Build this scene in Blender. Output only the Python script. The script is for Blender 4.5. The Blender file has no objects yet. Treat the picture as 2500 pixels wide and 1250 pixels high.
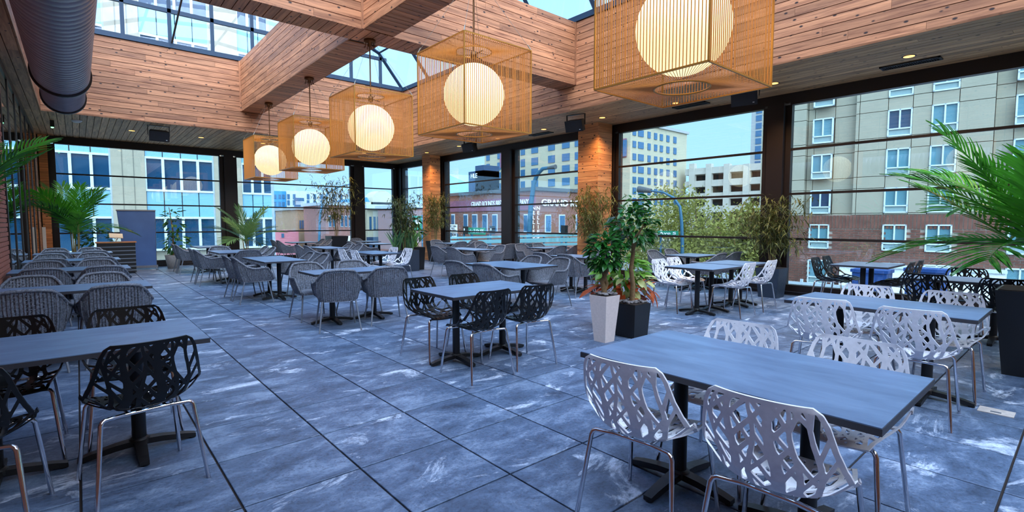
import bpy, math, random
from mathutils import Vector, Matrix
random.seed(7)
S = bpy.context.scene
COL = S.collection
R = math.radians
PI = math.pi

# ------------------------------------------------------------------ camera
cd = bpy.data.cameras.new('camera'); cam = bpy.data.objects.new('camera', cd); COL.objects.link(cam)
EYE = Vector((0, 0, 1.43)); YAW = R(40.745); PITCH = R(-3.814); FPX = 1230.0
cam.location = EYE; cam.rotation_euler = (R(90) + PITCH, 0, -YAW)
cd.sensor_fit = 'HORIZONTAL'; cd.sensor_width = 36; cd.lens = FPX / 2500 * 36; cd.clip_end = 600; cd.clip_start = .05
S.camera = cam
_F = Vector((math.sin(YAW) * math.cos(PITCH), math.cos(YAW) * math.cos(PITCH), math.sin(PITCH)))
_R = Vector((math.cos(YAW), -math.sin(YAW), 0)); _U = _R.cross(_F)
def ray(x, y): return _F + _R * ((x - 1250) / FPX) - _U * ((y - 625) / FPX)
def at_plane(x, y, p0, n):       # surveying helper: sight line meets a plane standing at its real distance
    d = ray(x, y); t = (Vector(p0) - EYE).dot(Vector(n)) / d.dot(Vector(n)); return EYE + d * t
def at_y(x, y, Y): return at_plane(x, y, (0, Y, 0), (0, 1, 0))
def at_x(x, y, X): return at_plane(x, y, (X, 0, 0), (1, 0, 0))

# ------------------------------------------------------------------ sky, sun, exposure
W = bpy.data.worlds.new('sky'); S.world = W; W.use_nodes = True
nt = W.node_tree; nt.nodes.clear()
wo = nt.nodes.new('ShaderNodeOutputWorld'); bg = nt.nodes.new('ShaderNodeBackground')
tc = nt.nodes.new('ShaderNodeTexCoord'); sx = nt.nodes.new('ShaderNodeSeparateXYZ'); cr = nt.nodes.new('ShaderNodeValToRGB')
nz = nt.nodes.new('ShaderNodeTexNoise'); nz.inputs['Scale'].default_value = 2.2; nz.inputs['Detail'].default_value = 4
mxs = nt.nodes.new('ShaderNodeMix'); mxs.data_type = 'RGBA'; mxs.inputs['B'].default_value = (.74, .88, 1, 1)
mr = nt.nodes.new('ShaderNodeMapRange'); mr.inputs['From Min'].default_value = .45; mr.inputs['From Max'].default_value = .75; mr.inputs['To Max'].default_value = .18
nt.links.new(tc.outputs['Generated'], sx.inputs[0]); nt.links.new(sx.outputs['Z'], cr.inputs[0])
cr.color_ramp.elements[0].position = 0.0; cr.color_ramp.elements[0].color = (.58, .80, .98, 1)
cr.color_ramp.elements[1].position = .75; cr.color_ramp.elements[1].color = (.30, .60, 1.0, 1)
nt.links.new(tc.outputs['Generated'], nz.inputs['Vector']); nt.links.new(nz.outputs['Fac'], mr.inputs['Value'])
nt.links.new(mr.outputs[0], mxs.inputs['Factor']); nt.links.new(cr.outputs[0], mxs.inputs['A'])
nt.links.new(mxs.outputs['Result'], bg.inputs[0]); nt.links.new(bg.outputs[0], wo.inputs[0])
bg.inputs[1].default_value = 2.0
sl = bpy.data.lights.new('sun', 'SUN'); sun = bpy.data.objects.new('sun', sl); COL.objects.link(sun)
sl.energy = 15.0; sl.angle = R(100); sl.color = (1.0, .97, .94)       # high overcast: broad soft light from above
sun.rotation_euler = (R(34), R(-26), 0); sun.location = (0, 0, 30)
S.view_settings.view_transform = 'Standard'; S.view_settings.look = 'None'
S.view_settings.exposure = 0.42; S.view_settings.gamma = 1; S.view_settings.use_curve_mapping = False
S.cycles.use_denoising = True
S.cycles.transparent_max_bounces = 24
DOWN_W = 135.0       # wattage of one recessed downlight
GLOBE = .92        # emission of one lantern globe

# ------------------------------------------------------------------ materials
MATS = {}
def nodes(name):
    m = bpy.data.materials.new(name); m.use_nodes = True; t = m.node_tree
    b = t.nodes['Principled BSDF']; return m, t, b
def N(t, k, **kw):
    n = t.nodes.new(k)
    for a, v in kw.items():
        if hasattr(n, a): setattr(n, a, v)
        else: n.inputs[a.replace('_', ' ')].default_value = v
    return n
def L(t, a, b): t.links.new(a, b)
def ramp(t, *stops):
    n = t.nodes.new('ShaderNodeValToRGB'); e = n.color_ramp.elements
    while len(e) < len(stops): e.new(.5)
    for i, (p, c) in enumerate(stops): e[i].position = p; e[i].color = (*c, 1)
    return n
def srgb(r, g, b):
    f = lambda c: (c / 255 / 12.92) if c <= 10 else (((c / 255 + .055) / 1.055) ** 2.4)
    return (f(r), f(g), f(b))
def plain(name, col, rough=.5, metal=0, bump=0, bscale=40, var=0, spec=.5, coat=0):
    m, t, b = nodes(name)
    b.inputs['Base Color'].default_value = (*col, 1); b.inputs['Roughness'].default_value = rough; b.inputs['Metallic'].default_value = metal
    b.inputs['Specular IOR Level'].default_value = spec; b.inputs['Coat Weight'].default_value = coat
    g = N(t, 'ShaderNodeTexNoise', Scale=bscale, Detail=4)
    pos = N(t, 'ShaderNodeNewGeometry'); L(t, pos.outputs['Position'], g.inputs['Vector'])
    if bump:
        bp = N(t, 'ShaderNodeBump', Strength=bump, Distance=.01); L(t, g.outputs['Fac'], bp.inputs['Height']); L(t, bp.outputs[0], b.inputs['Normal'])
    v = var or .06
    rp = ramp(t, (.3, tuple(c * (1 - v) for c in col)), (.7, tuple(min(1, c * (1 + v)) for c in col)))
    L(t, g.outputs['Fac'], rp.inputs[0]); L(t, rp.outputs[0], b.inputs['Base Color'])
    MATS[name] = m; return m
def wood(name, axis, light, dark, knot, rough=.55):
    m, t, b = nodes(name); b.inputs['Roughness'].default_value = rough
    pos = N(t, 'ShaderNodeNewGeometry'); oi = N(t, 'ShaderNodeObjectInfo')
    mul = N(t, 'ShaderNodeMath', operation='MULTIPLY'); mul.inputs[1].default_value = 37.0; L(t, oi.outputs['Random'], mul.inputs[0])
    off = N(t, 'ShaderNodeVectorMath', operation='ADD'); L(t, pos.outputs['Position'], off.inputs[0]); L(t, mul.outputs[0], off.inputs[1])
    sc = [14, 14, 14]; sc[axis] = .8
    mp = N(t, 'ShaderNodeMapping'); mp.inputs['Scale'].default_value = sc; L(t, off.outputs[0], mp.inputs[0])
    g = N(t, 'ShaderNodeTexNoise', Scale=1.6, Detail=6, Roughness=.62, Distortion=.5); L(t, mp.outputs[0], g.inputs['Vector'])
    rp = ramp(t, (.30, dark), (.62, light)); L(t, g.outputs['Fac'], rp.inputs[0])
    hv = N(t, 'ShaderNodeHueSaturation'); L(t, rp.outputs[0], hv.inputs['Color'])
    mr2 = N(t, 'ShaderNodeMapRange'); mr2.inputs['To Min'].default_value = .72; mr2.inputs['To Max'].default_value = 1.22
    L(t, oi.outputs['Random'], mr2.inputs[0]); L(t, mr2.outputs[0], hv.inputs['Value'])
    ks = [9.0, 9.0, 9.0]; ks[axis] = 5.0
    mp2 = N(t, 'ShaderNodeMapping'); mp2.inputs['Scale'].default_value = ks; L(t, off.outputs[0], mp2.inputs[0])
    vo = N(t, 'ShaderNodeTexVoronoi', Scale=1.0); vo.inputs['Randomness'].default_value = 1; L(t, mp2.outputs[0], vo.inputs['Vector'])
    kr = ramp(t, (.10, (1, 1, 1)), (.17, (0, 0, 0))); L(t, vo.outputs['Distance'], kr.inputs[0])
    mx = N(t, 'ShaderNodeMix', data_type='RGBA'); L(t, kr.outputs[0], mx.inputs['Factor']); L(t, hv.outputs[0], mx.inputs['A']); mx.inputs['B'].default_value = (*knot, 1)
    L(t, mx.outputs['Result'], b.inputs['Base Color'])
    bp = N(t, 'ShaderNodeBump', Strength=.25, Distance=.004); L(t, g.outputs['Fac'], bp.inputs['Height']); L(t, bp.outputs[0], b.inputs['Normal'])
    MATS[name] = m; return m
CL, CD, CK = srgb(196, 132, 90), srgb(124, 72, 44), srgb(44, 22, 14)
for ax, nm in enumerate('xyz'): wood('cedar_' + nm, ax, CL, CD, CK)
wood('soffit_wood', 1, srgb(206, 160, 112), srgb(140, 102, 66), srgb(60, 42, 28), .6)
wood('column_wood_x', 0, srgb(232, 158, 94), srgb(178, 102, 54), CK)
wood('column_wood_y', 1, srgb(232, 158, 94), srgb(178, 102, 54), CK)
def slate():
    m, t, b = nodes('slate_tile'); pos = N(t, 'ShaderNodeNewGeometry'); oi = N(t, 'ShaderNodeObjectInfo')
    mul = N(t, 'ShaderNodeMath', operation='MULTIPLY'); mul.inputs[1].default_value = 61.0; L(t, oi.outputs['Random'], mul.inputs[0])
    off = N(t, 'ShaderNodeVectorMath', operation='ADD'); L(t, pos.outputs['Position'], off.inputs[0]); L(t, mul.outputs[0], off.inputs[1])
    mp = N(t, 'ShaderNodeMapping'); mp.inputs['Scale'].default_value = (1.0, 1.7, 1); mp.inputs['Rotation'].default_value = (0, 0, .6); L(t, off.outputs[0], mp.inputs[0])
    g = N(t, 'ShaderNodeTexNoise', Scale=2.6, Detail=12, Roughness=.74, Distortion=.35); L(t, mp.outputs[0], g.inputs['Vector'])
    rp = ramp(t, (.30, srgb(45, 59, 80)), (.50, srgb(85, 104, 131)), (.70, srgb(138, 157, 182))); L(t, g.outputs['Fac'], rp.inputs[0])
    g2 = N(t, 'ShaderNodeTexNoise', Scale=1.9, Detail=12, Roughness=.70, Distortion=.7); L(t, mp.outputs[0], g2.inputs['Vector'])
    r2 = ramp(t, (.57, (0, 0, 0)), (.67, (.95, .95, .95))); L(t, g2.outputs['Fac'], r2.inputs[0])
    mx = N(t, 'ShaderNodeMix', data_type='RGBA'); L(t, r2.outputs[0], mx.inputs['Factor']); L(t, rp.outputs[0], mx.inputs['A']); mx.inputs['B'].default_value = (*srgb(206, 218, 236), 1)
    g3 = N(t, 'ShaderNodeTexNoise', Scale=46, Detail=6, Roughness=.75); L(t, off.outputs[0], g3.inputs['Vector'])
    r3 = ramp(t, (.36, (.30, .30, .34)), (.52, (1, 1, 1))); L(t, g3.outputs['Fac'], r3.inputs[0])
    m2 = N(t, 'ShaderNodeMix', data_type='RGBA', blend_type='MULTIPLY'); m2.inputs['Factor'].default_value = .55
    L(t, mx.outputs['Result'], m2.inputs['A']); L(t, r3.outputs[0], m2.inputs['B']); L(t, m2.outputs['Result'], b.inputs['Base Color'])
    b.inputs['Roughness'].default_value = .42
    bp = N(t, 'ShaderNodeBump', Strength=.35, Distance=.006); L(t, g3.outputs['Fac'], bp.inputs['Height']); L(t, bp.outputs[0], b.inputs['Normal'])
    MATS['slate_tile'] = m
slate()
def table_lam():
    m, t, b = nodes('table_laminate'); tcn = N(t, 'ShaderNodeTexCoord'); oi = N(t, 'ShaderNodeObjectInfo')
    mul = N(t, 'ShaderNodeMath', operation='MULTIPLY'); mul.inputs[1].default_value = 23.0; L(t, oi.outputs['Random'], mul.inputs[0])
    off = N(t, 'ShaderNodeVectorMath', operation='ADD'); L(t, tcn.outputs['Object'], off.inputs[0]); L(t, mul.outputs[0], off.inputs[1])
    mp = N(t, 'ShaderNodeMapping'); mp.inputs['Scale'].default_value = (1.4, 5, 3); L(t, off.outputs[0], mp.inputs[0])
    g = N(t, 'ShaderNodeTexNoise', Scale=1.8, Detail=8, Roughness=.65, Distortion=.6); L(t, mp.outputs[0], g.inputs['Vector'])
    rp = ramp(t, (.25, srgb(76, 98, 126)), (.75, srgb(110, 136, 166))); L(t, g.outputs['Fac'], rp.inputs[0]); L(t, rp.outputs[0], b.inputs['Base Color'])
    b.inputs['Roughness'].default_value = .38; MATS['table_laminate'] = m
table_lam()
def glass(name, tint, refl=1.0, base=.045):
    m, t, b = nodes(name); t.nodes.remove(b); o = t.nodes['Material Output']
    tr = N(t, 'ShaderNodeBsdfTransparent'); tr.inputs[0].default_value = (*tint, 1)
    gl = N(t, 'ShaderNodeBsdfGlossy'); gl.inputs['Roughness'].default_value = 0.0; gl.inputs['Color'].default_value = (refl, refl, refl, 1)
    lw = N(t, 'ShaderNodeLayerWeight'); pw = N(t, 'ShaderNodeMath', operation='POWER'); pw.inputs[1].default_value = 5.0; L(t, lw.outputs['Facing'], pw.inputs[0])
    fr = N(t, 'ShaderNodeMath', operation='MULTIPLY_ADD'); fr.inputs[1].default_value = .92; fr.inputs[2].default_value = base; L(t, pw.outputs[0], fr.inputs[0]); mx = N(t, 'ShaderNodeMixShader')
    L(t, fr.outputs[0], mx.inputs[0]); L(t, tr.outputs[0], mx.inputs[1]); L(t, gl.outputs[0], mx.inputs[2]); L(t, mx.outputs[0], o.inputs[0])
    MATS[name] = m; return m
glass('window_glass', (.61, .72, .80), base=.09); glass('skylight_glass', (.70, .78, .88), base=.045); glass('door_glass', (.30, .36, .38), base=.16)
plain('black_metal', srgb(34, 25, 22), .4, .1); plain('black_paint', srgb(17, 17, 18), .45); plain('dark_backing', srgb(36, 24, 18), .8)
plain('steel_blue', srgb(34, 54, 74), .45, .1)
plain('duct_metal', srgb(150, 144, 148), .38, .25, var=.12, bscale=6); plain('chrome', srgb(215, 215, 220), .12, 1.0)
plain('black_plastic', srgb(10, 10, 11), .3, spec=.35); plain('white_plastic', srgb(226, 226, 232), .35)
plain('grey_tube', srgb(116, 122, 132), .45, .3); plain('brass', srgb(196, 134, 56), .35, .6); plain('brass_dark', srgb(110, 72, 40), .4, .7)
plain('string', srgb(202, 124, 44), .5); plain('cable', srgb(150, 140, 125), .4, .6)
plain('table_edge', srgb(50, 50, 56), .5); plain('concrete_pot', srgb(176, 168, 162), .9, bump=.5, bscale=25, var=.15)
plain('white_pot', srgb(205, 190, 184), .5); plain('black_pot', srgb(20, 21, 24), .35); plain('blue_pot', srgb(40, 52, 68), .5, bump=.6, bscale=30)
plain('soil', srgb(44, 32, 26), .95, bump=.8); plain('pebble', srgb(112, 108, 108), .7, var=.35, bscale=14)
plain('bark', srgb(122, 96, 62), .8, bump=.6, bscale=50, var=.25); plain('bamboo_stem', srgb(132, 112, 66), .5, var=.2)
plain('brick', srgb(178, 110, 86), .85, bump=.4, bscale=60, var=.2); plain('mortar', srgb(150, 138, 128), .95)
plain('speaker_black', srgb(16, 15, 15), .5); plain('screen_fabric', srgb(64, 98, 154), .75, var=.1, bscale=3); plain('white_paint', srgb(220, 220, 218), .6)
plain('vent_metal', srgb(46, 40, 34), .5, .4)
def leafmat(name, c1, c2, rough=.35, edge=None):
    m, t, b = nodes(name); oi = N(t, 'ShaderNodeObjectInfo'); pos = N(t, 'ShaderNodeNewGeometry')
    g = N(t, 'ShaderNodeTexNoise', Scale=9, Detail=3); L(t, pos.outputs['Position'], g.inputs['Vector'])
    ad = N(t, 'ShaderNodeMath', operation='ADD'); L(t, g.outputs['Fac'], ad.inputs[0]); L(t, oi.outputs['Random'], ad.inputs[1])
    rp = ramp(t, (.45, c1), (1.2 / 1.5, c2)); L(t, ad.outputs[0], rp.inputs[0]); L(t, rp.outputs[0], b.inputs['Base Color'])
    b.inputs['Roughness'].default_value = rough; b.inputs['Transmission Weight'].default_value = 0
    tl = N(t, 'ShaderNodeBsdfTranslucent'); L(t, rp.outputs[0], tl.inputs[0]); mx = N(t, 'ShaderNodeMixShader'); mx.inputs[0].default_value = .3
    o = t.nodes['Material Output']; L(t, b.outputs[0], mx.inputs[1]); L(t, tl.outputs[0], mx.inputs[2]); L(t, mx.outputs[0], o.inputs[0])
    MATS[name] = m
leafmat('palm_leaf', srgb(18, 76, 14), srgb(72, 148, 36)); leafmat('ficus_leaf', srgb(14, 48, 22), srgb(44, 104, 40), .25)
leafmat('bamboo_leaf', srgb(52, 66, 30), srgb(112, 112, 54), .5); leafmat('bush_leaf', srgb(24, 58, 30), srgb(56, 104, 48))
leafmat('croton_leaf', srgb(96, 26, 18), srgb(186, 84, 40)); leafmat('lime_leaf', srgb(40, 104, 26), srgb(116, 170, 60)); leafmat('variegated_leaf', srgb(60, 116, 50), srgb(214, 222, 150))
leafmat('blade_leaf', srgb(40, 84, 62), srgb(96, 138, 84)); leafmat('autumn_leaf', srgb(40, 74, 34), srgb(128, 126, 52), .7)

# ------------------------------------------------------------------ mesh helpers
class MB:
    def __init__(s): s.v = []; s.f = []; s.sm = []
    def add(s, vs, fs, smooth=False):
        o = len(s.v); s.v += [tuple(p) for p in vs]; s.f += [tuple(i + o for i in f) for f in fs]; s.sm += [smooth] * len(fs); return s
    def box(s, x0, x1, y0, y1, z0, z1):
        return s.add([(x0, y0, z0), (x1, y0, z0), (x1, y1, z0), (x0, y1, z0), (x0, y0, z1), (x1, y0, z1), (x1, y1, z1), (x0, y1, z1)],
                     [(0, 3, 2, 1), (4, 5, 6, 7), (0, 1, 5, 4), (1, 2, 6, 5), (2, 3, 7, 6), (3, 0, 4, 7)])
    def quadbox(s, a, b, c, d, n):     # slab: quad abcd extruded along n
        n = Vector(n); q = [Vector(p) for p in (a, b, c, d)]
        return s.add(q + [p + n for p in q], [(0, 3, 2, 1), (4, 5, 6, 7), (0, 1, 5, 4), (1, 2, 6, 5), (2, 3, 7, 6), (3, 0, 4, 7)])
    def frustum(s, cx, cy, z0, z1, w0, d0, w1, d1):
        return s.add([(cx - w0, cy - d0, z0), (cx + w0, cy - d0, z0), (cx + w0, cy + d0, z0), (cx - w0, cy + d0, z0), (cx - w1, cy - d1, z1), (cx + w1, cy - d1, z1), (cx + w1, cy + d1, z1), (cx - w1, cy + d1, z1)],
                     [(0, 3, 2, 1), (4, 5, 6, 7), (0, 1, 5, 4), (1, 2, 6, 5), (2, 3, 7, 6), (3, 0, 4, 7)])
    def tube(s, pts, r, n=8, caps=True, smooth=True):
        pts = [Vector(p) for p in pts]; rs = r if isinstance(r, (list, tuple)) else [r] * len(pts); vs = []; fs = []; up = None
        for i, p in enumerate(pts):
            d = (pts[min(i + 1, len(pts) - 1)] - pts[max(i - 1, 0)]).normalized()
            if up is None:
                up = Vector((0, 0, 1)) if abs(d.z) < .9 else Vector((1, 0, 0))
            a = d.cross(up).normalized(); b2 = a.cross(d).normalized(); up = b2
            for k in range(n):
                th = 2 * PI * k / n; vs.append(p + (a * math.cos(th) + b2 * math.sin(th)) * rs[i])
        for i in range(len(pts) - 1):
            for k in range(n):
                k2 = (k + 1) % n; fs.append((i * n + k, i * n + k2, (i + 1) * n + k2, (i + 1) * n + k))
        s.add(vs, fs, smooth)
        if caps: s.add([vs[k] for k in range(n)], [tuple(range(n))]); s.add(vs[-n:], [tuple(range(n - 1, -1, -1))])
        return s
    def lathe(s, prof, n=24, c=(0, 0, 0), axis='z', smooth=True):   # prof: (r, h)
        vs = []; fs = []
        for r, h in prof:
            for k in range(n):
                th = 2 * PI * k / n; a, b2 = r * math.cos(th), r * math.sin(th)
                vs.append((c[0] + a, c[1] + b2, c[2] + h) if axis == 'z' else (c[0] + a, c[1] + h, c[2] + b2))
        for i in range(len(prof) - 1):
            for k in range(n): fs.append((i * n + k, i * n + (k + 1) % n, (i + 1) * n + (k + 1) % n, (i + 1) * n + k))
        return s.add(vs, fs, smooth)
    def mesh(s, name):
        me = bpy.data.meshes.new(name); me.from_pydata(s.v, [], s.f); me.update()
        me.polygons.foreach_set('use_smooth', s.sm); return me
    def build(s, name, mat, parent=None, **kw): return link(name, s.mesh(name), mat, parent, **kw)
def link(name, me, mat=None, parent=None, loc=None, rot=None, scale=None, label=None, cat=None, group=None, kind=None):
    o = bpy.data.objects.new(name, me); COL.objects.link(o)
    if mat and me is not None:
        if len(me.materials) == 0: me.materials.append(MATS[mat])
        elif me.materials[0] != MATS[mat]:
            o.material_slots[0].link = 'OBJECT'; o.material_slots[0].material = MATS[mat]
    if parent is not None: o.parent = parent
    if loc is not None: o.location = loc
    if rot is not None: o.rotation_euler = rot
    if scale is not None: o.scale = scale
    return tag(o, label, cat, group, kind)
def tag(o, label=None, cat=None, group=None, kind=None):
    if label: o['label'] = label
    if cat: o['category'] = cat
    if group: o['group'] = group
    if kind: o['kind'] = kind
    return o
def empty(name, loc=(0, 0, 0), rz=0, **kw): return link(name, None, None, None, loc, (0, 0, rz), **kw)
def struct(name, mb, mat): return mb.build(name, mat, kind='structure')
UNIT = MB().box(-.5, .5, -.5, .5, -.5, .5)
_unit = {}
def piece(name, mat, parent, x0, x1, y0, y1, z0, z1, **kw):      # a box piece sharing one mesh per material
    k = (name, mat)
    if k not in _unit: _unit[k] = UNIT.mesh(name)
    return link(name, _unit[k], mat, parent, ((x0 + x1) / 2, (y0 + y1) / 2, (z0 + z1) / 2), None, (x1 - x0, y1 - y0, z1 - z0), **kw)
def splits(a, b, mean):
    out = [a]; p = a + random.uniform(.3, 1) * mean
    while p < b - .5: out.append(p); p += random.uniform(.7, 1.3) * mean
    return out + [b]

# ------------------------------------------------------------------ the room
XL, XR, YF, YB = -.80, 10.70, -4.6, 20.0       # wall planes
ZS = 3.945                                      # low soffit
XIL, XI, YI = -.51, 8.60, 15.68                 # edges of the raised cedar well
ZB, ZT = 4.505, 5.87                            # beam underside, skylight curb
AX0, AX1, BY0, BY1 = 3.59, 4.12, 7.81, 8.36     # the two crossing beams
BP, GAP = .1375, .011                           # board pitch, joint
TL, X0T, Y0T = .6188, -.0474, .260              # floor tile module

# floor: dark bed and slate tiles
floor = struct('floor', MB().box(XL - .3, XR + .5, YF - .3, YB + .4, -.30, -.012), 'dark_backing')
tiles = []
i0, i1 = math.floor((XL - X0T) / TL), math.ceil((XR - X0T) / TL); j0, j1 = math.floor((YF - Y0T) / TL), math.ceil((YB - Y0T) / TL)
for i in range(i0, i1):
    for j in range(j0, j1):
        cx, cy = X0T + (i + .5) * TL, Y0T + (j + .5) * TL
        v = Vector((cx, cy, 0)) - EYE; dep = v.dot(_F); lat = abs(v.dot(_R))
        vis = dep > .8 and lat < dep * 1.12 + .3
        tiles.append((0 if vis else 1, dep, cx, cy))
tiles.sort()
tb = MB(); tw = TL / 2 - .0058
tb.add([(-tw, -tw, -.012), (tw, -tw, -.012), (tw, tw, -.012), (-tw, tw, -.012), (-tw, -tw, -.002), (tw, -tw, -.002), (tw, tw, -.002), (-tw, tw, -.002),
        (-tw + .003, -tw + .003, 0), (tw - .003, -tw + .003, 0), (tw - .003, tw - .003, 0), (-tw + .003, tw - .003, 0)],
       [(0, 1, 5, 4), (1, 2, 6, 5), (2, 3, 7, 6), (3, 0, 4, 7), (4, 5, 9, 8), (5, 6, 10, 9), (6, 7, 11, 10), (7, 4, 8, 11), (8, 9, 10, 11)])
tme = tb.mesh('tile'); rest = MB()
for k, (_, _, cx, cy) in enumerate(tiles):
    if k < 298: link('tile', tme, 'slate_tile', floor, (cx, cy, 0), (0, 0, random.choice((0, PI)) if 0 else 0))
    else: rest.add([(x + cx, y + cy, z) for x, y, z in tb.v], tb.f)
rest.build('tile_field', 'slate_tile', floor, kind='stuff')

# soffits
cs = struct('ceiling', MB().box(XL - .2, XR + .3, YI + .02, YB + .3, ZS + .03, ZS + .25).box(XI + .02, XR + .3, YF - .2, YI + .02, ZS + .03, ZS + .25)
            .box(XL - .2, XIL - .02, YF - .2, YI + .02, ZS + .03, ZS + .25).box(XIL, XI, YF - .25, YF, ZS, ZT), 'dark_backing')
x = XL
while x < XR:
    piece('board', 'soffit_wood', cs, x, min(x + BP - GAP, XR), YI, YB, ZS, ZS + .03); x += BP
for xa, xb in ((XL, XIL), (XI, XR)):
    x = xa
    while x < xb - .01:
        q = splits(YF, YI, 4.0)
        for a, b in zip(q, q[1:]): piece('board', 'soffit_wood', cs, x, min(x + BP - GAP, xb), a, b - .004, ZS, ZS + .03)
        x += BP
# raised cedar walls of the well
wb = struct('wall_upper_back', MB().box(XIL - .2, XI + .2, YI + .02, YI + .2, ZS + .03, ZT), 'dark_backing')
wr = struct('wall_upper_right', MB().box(XI + .02, XI + .2, YF, YI + .02, ZS + .03, ZT), 'dark_backing')
wl = struct('wall_upper_left', MB().box(XIL - .2, XIL - .02, YF, YI + .02, ZS + .03, ZT), 'dark_backing')
z = ZS
while z < ZT - .03:
    z1 = min(z + BP - GAP, ZT)
    q = splits(XIL, XI, 2.6)
    for a, b in zip(q, q[1:]): piece('board', 'cedar_x', wb, a, b - .003, YI, YI + .02, z, z1)
    q = splits(YF, YI, 3.0)
    for a, b in zip(q, q[1:]): piece('board', 'cedar_y', wr, XI, XI + .02, a, b - .003, z, z1)
    q = splits(YF, YI, 4.2)
    for a, b in zip(q, q[1:]): piece('board', 'cedar_y', wl, XIL - .02, XIL, a, b - .003, z, z1)
    z += BP
# two crossing beams
ba = struct('trim_1', MB().box(AX0 + .02, AX1 - .02, YF, YI, ZB + .02, ZT - .02), 'dark_backing')
bb = struct('trim_2', MB().box(XIL, AX0 + .02, BY0 + .02, BY1 - .02, ZB + .02, ZT - .02).box(AX1 - .02, XI, BY0 + .02, BY1 - .02, ZB + .02, ZT - .02), 'dark_backing')
z = ZB
while z < ZT - .03:
    z1 = min(z + BP - GAP, ZT)
    for (ya, yb) in ((YF, BY0), (BY1, YI)):
        q = splits(ya, yb, 3.2)
        for a, b in zip(q, q[1:]): piece('board', 'cedar_y', ba, AX0, AX0 + .02, a, b - .003, z, z1)
        piece('board', 'cedar_y', ba, AX1 - .02, AX1, ya, yb, z, z1)
    for (xa, xb) in ((XIL, AX0), (AX1, XI)):
        q = splits(xa, xb, 2.2)
        for a, b in zip(q, q[1:]): piece('board', 'cedar_x', bb, a, b - .003, BY0, BY0 + .02, z, z1)
        piece('board', 'cedar_x', bb, xa, xb, BY1 - .02, BY1, z, z1)
    z += BP
y = YF
while y < YI - .02:
    if y < BY0 - BP or y > BY1: piece('board', 'cedar_x', ba, AX0, AX1, y, min(y + BP - GAP, YI), ZB, ZB + .02)
    y += BP
x = XIL
while x < XI - .02:
    piece('board', 'cedar_y', bb, x, min(x + BP - GAP, XI), BY0, BY1, ZB, ZB + .02); x += BP
# corner cover strips where boards meet
for nm, (x0, x1, y0, y1, z0, z1) in enumerate([(AX0 - .03, AX0 + .01, BY0 - .03, BY0 + .01, ZB, ZT), (AX0 - .03, AX0 + .01, YI - .03, YI + .01, ZB, ZT), (XI - .03, XI + .01, BY0 - .03, BY0 + .01, ZB, ZT), (XI - .03, XI + .01, YI - .03, YI + .01, ZS, ZT)]):
    struct('trim_%d' % (nm + 3), MB().box(x0, x1, y0, y1, z0, z1), 'cedar_z')
# vaulted skylight: curb, ribs, purlins, panes
SEC = [(XIL, ZT + .06), (.35, 6.97), (1.8, 7.55), (4.05, 7.80), (6.3, 7.55), (7.74, 6.97), (XI, ZT + .06)]
sk = empty('window_1'); sk['kind'] = 'structure'
cb = MB()
for (x0, x1, y0, y1) in ((XIL - .06, XIL + .04, YF, YI), (XI - .04, XI + .06, YF, YI), (XIL, XI, YI - .04, YI + .06), (XIL, XI, YF - .06, YF + .04)): cb.box(x0, x1, y0, y1, ZT, ZT + .12)
cb.build('curb', 'steel_blue', sk)
ys = [YF + (YI - YF) * k / 12 for k in range(13)]
for k, yy in enumerate(ys):
    m = MB()
    for (xa, za), (xb, zb_) in zip(SEC, SEC[1:]): m.tube([(xa, yy, za), (xb, yy, zb_)], .06, 4, smooth=False)
    m.build('rib', 'steel_blue', sk)
    if k < 12:
        for (xa, za), (xb, zb_) in zip(SEC, SEC[1:]):
            n = Vector((-(zb_ - za), 0, xb - xa)).normalized() * .012
            MB().quadbox((xa, yy, za), (xb, yy, zb_), (xb, ys[k + 1], zb_), (xa, ys[k + 1], za), n).build('pane', 'skylight_glass', sk)
for (xa, za) in SEC[1:-1]: MB().tube([(xa, YF, za), (xa, YI, za)], .035, 4, smooth=False).build('purlin', 'steel_blue', sk)
bars = [.07, 1.04, 2.0, 2.95, 3.93, 4.9, 5.85, 6.79, 7.79]
def sec_z(x):
    for (xa, za), (xb, zb_) in zip(SEC, SEC[1:]):
        if xa <= x <= xb: return za + (zb_ - za) * (x - xa) / (xb - xa)
    return ZT
for yy in (YI,):
    for x in bars: MB().box(x - .04, x + .04, yy - .03, yy + .05, ZT + .1, sec_z(x)).build('mullion', 'steel_blue', sk)
    MB().box(.1, 8.0, yy - .03, yy + .05, 6.74, 6.84).build('transom', 'steel_blue', sk)
    xs = [XIL] + bars + [XI]
    for a, b in zip(xs, xs[1:]):
        za, zb_ = sec_z(a), sec_z(b)
        MB().quadbox((a, yy, ZT + .1), (b, yy, ZT + .1), (b, yy, max(zb_, ZT + .11)), (a, yy, max(za, ZT + .11)), (0, .012, 0)).build('pane', 'skylight_glass', sk)
MB().tube([(2.02, YI - .1, ZT + .1), (2.3, YI - 1.0, 7.5)], .025, 6).build('stay_rod', 'black_metal', sk)

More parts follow.
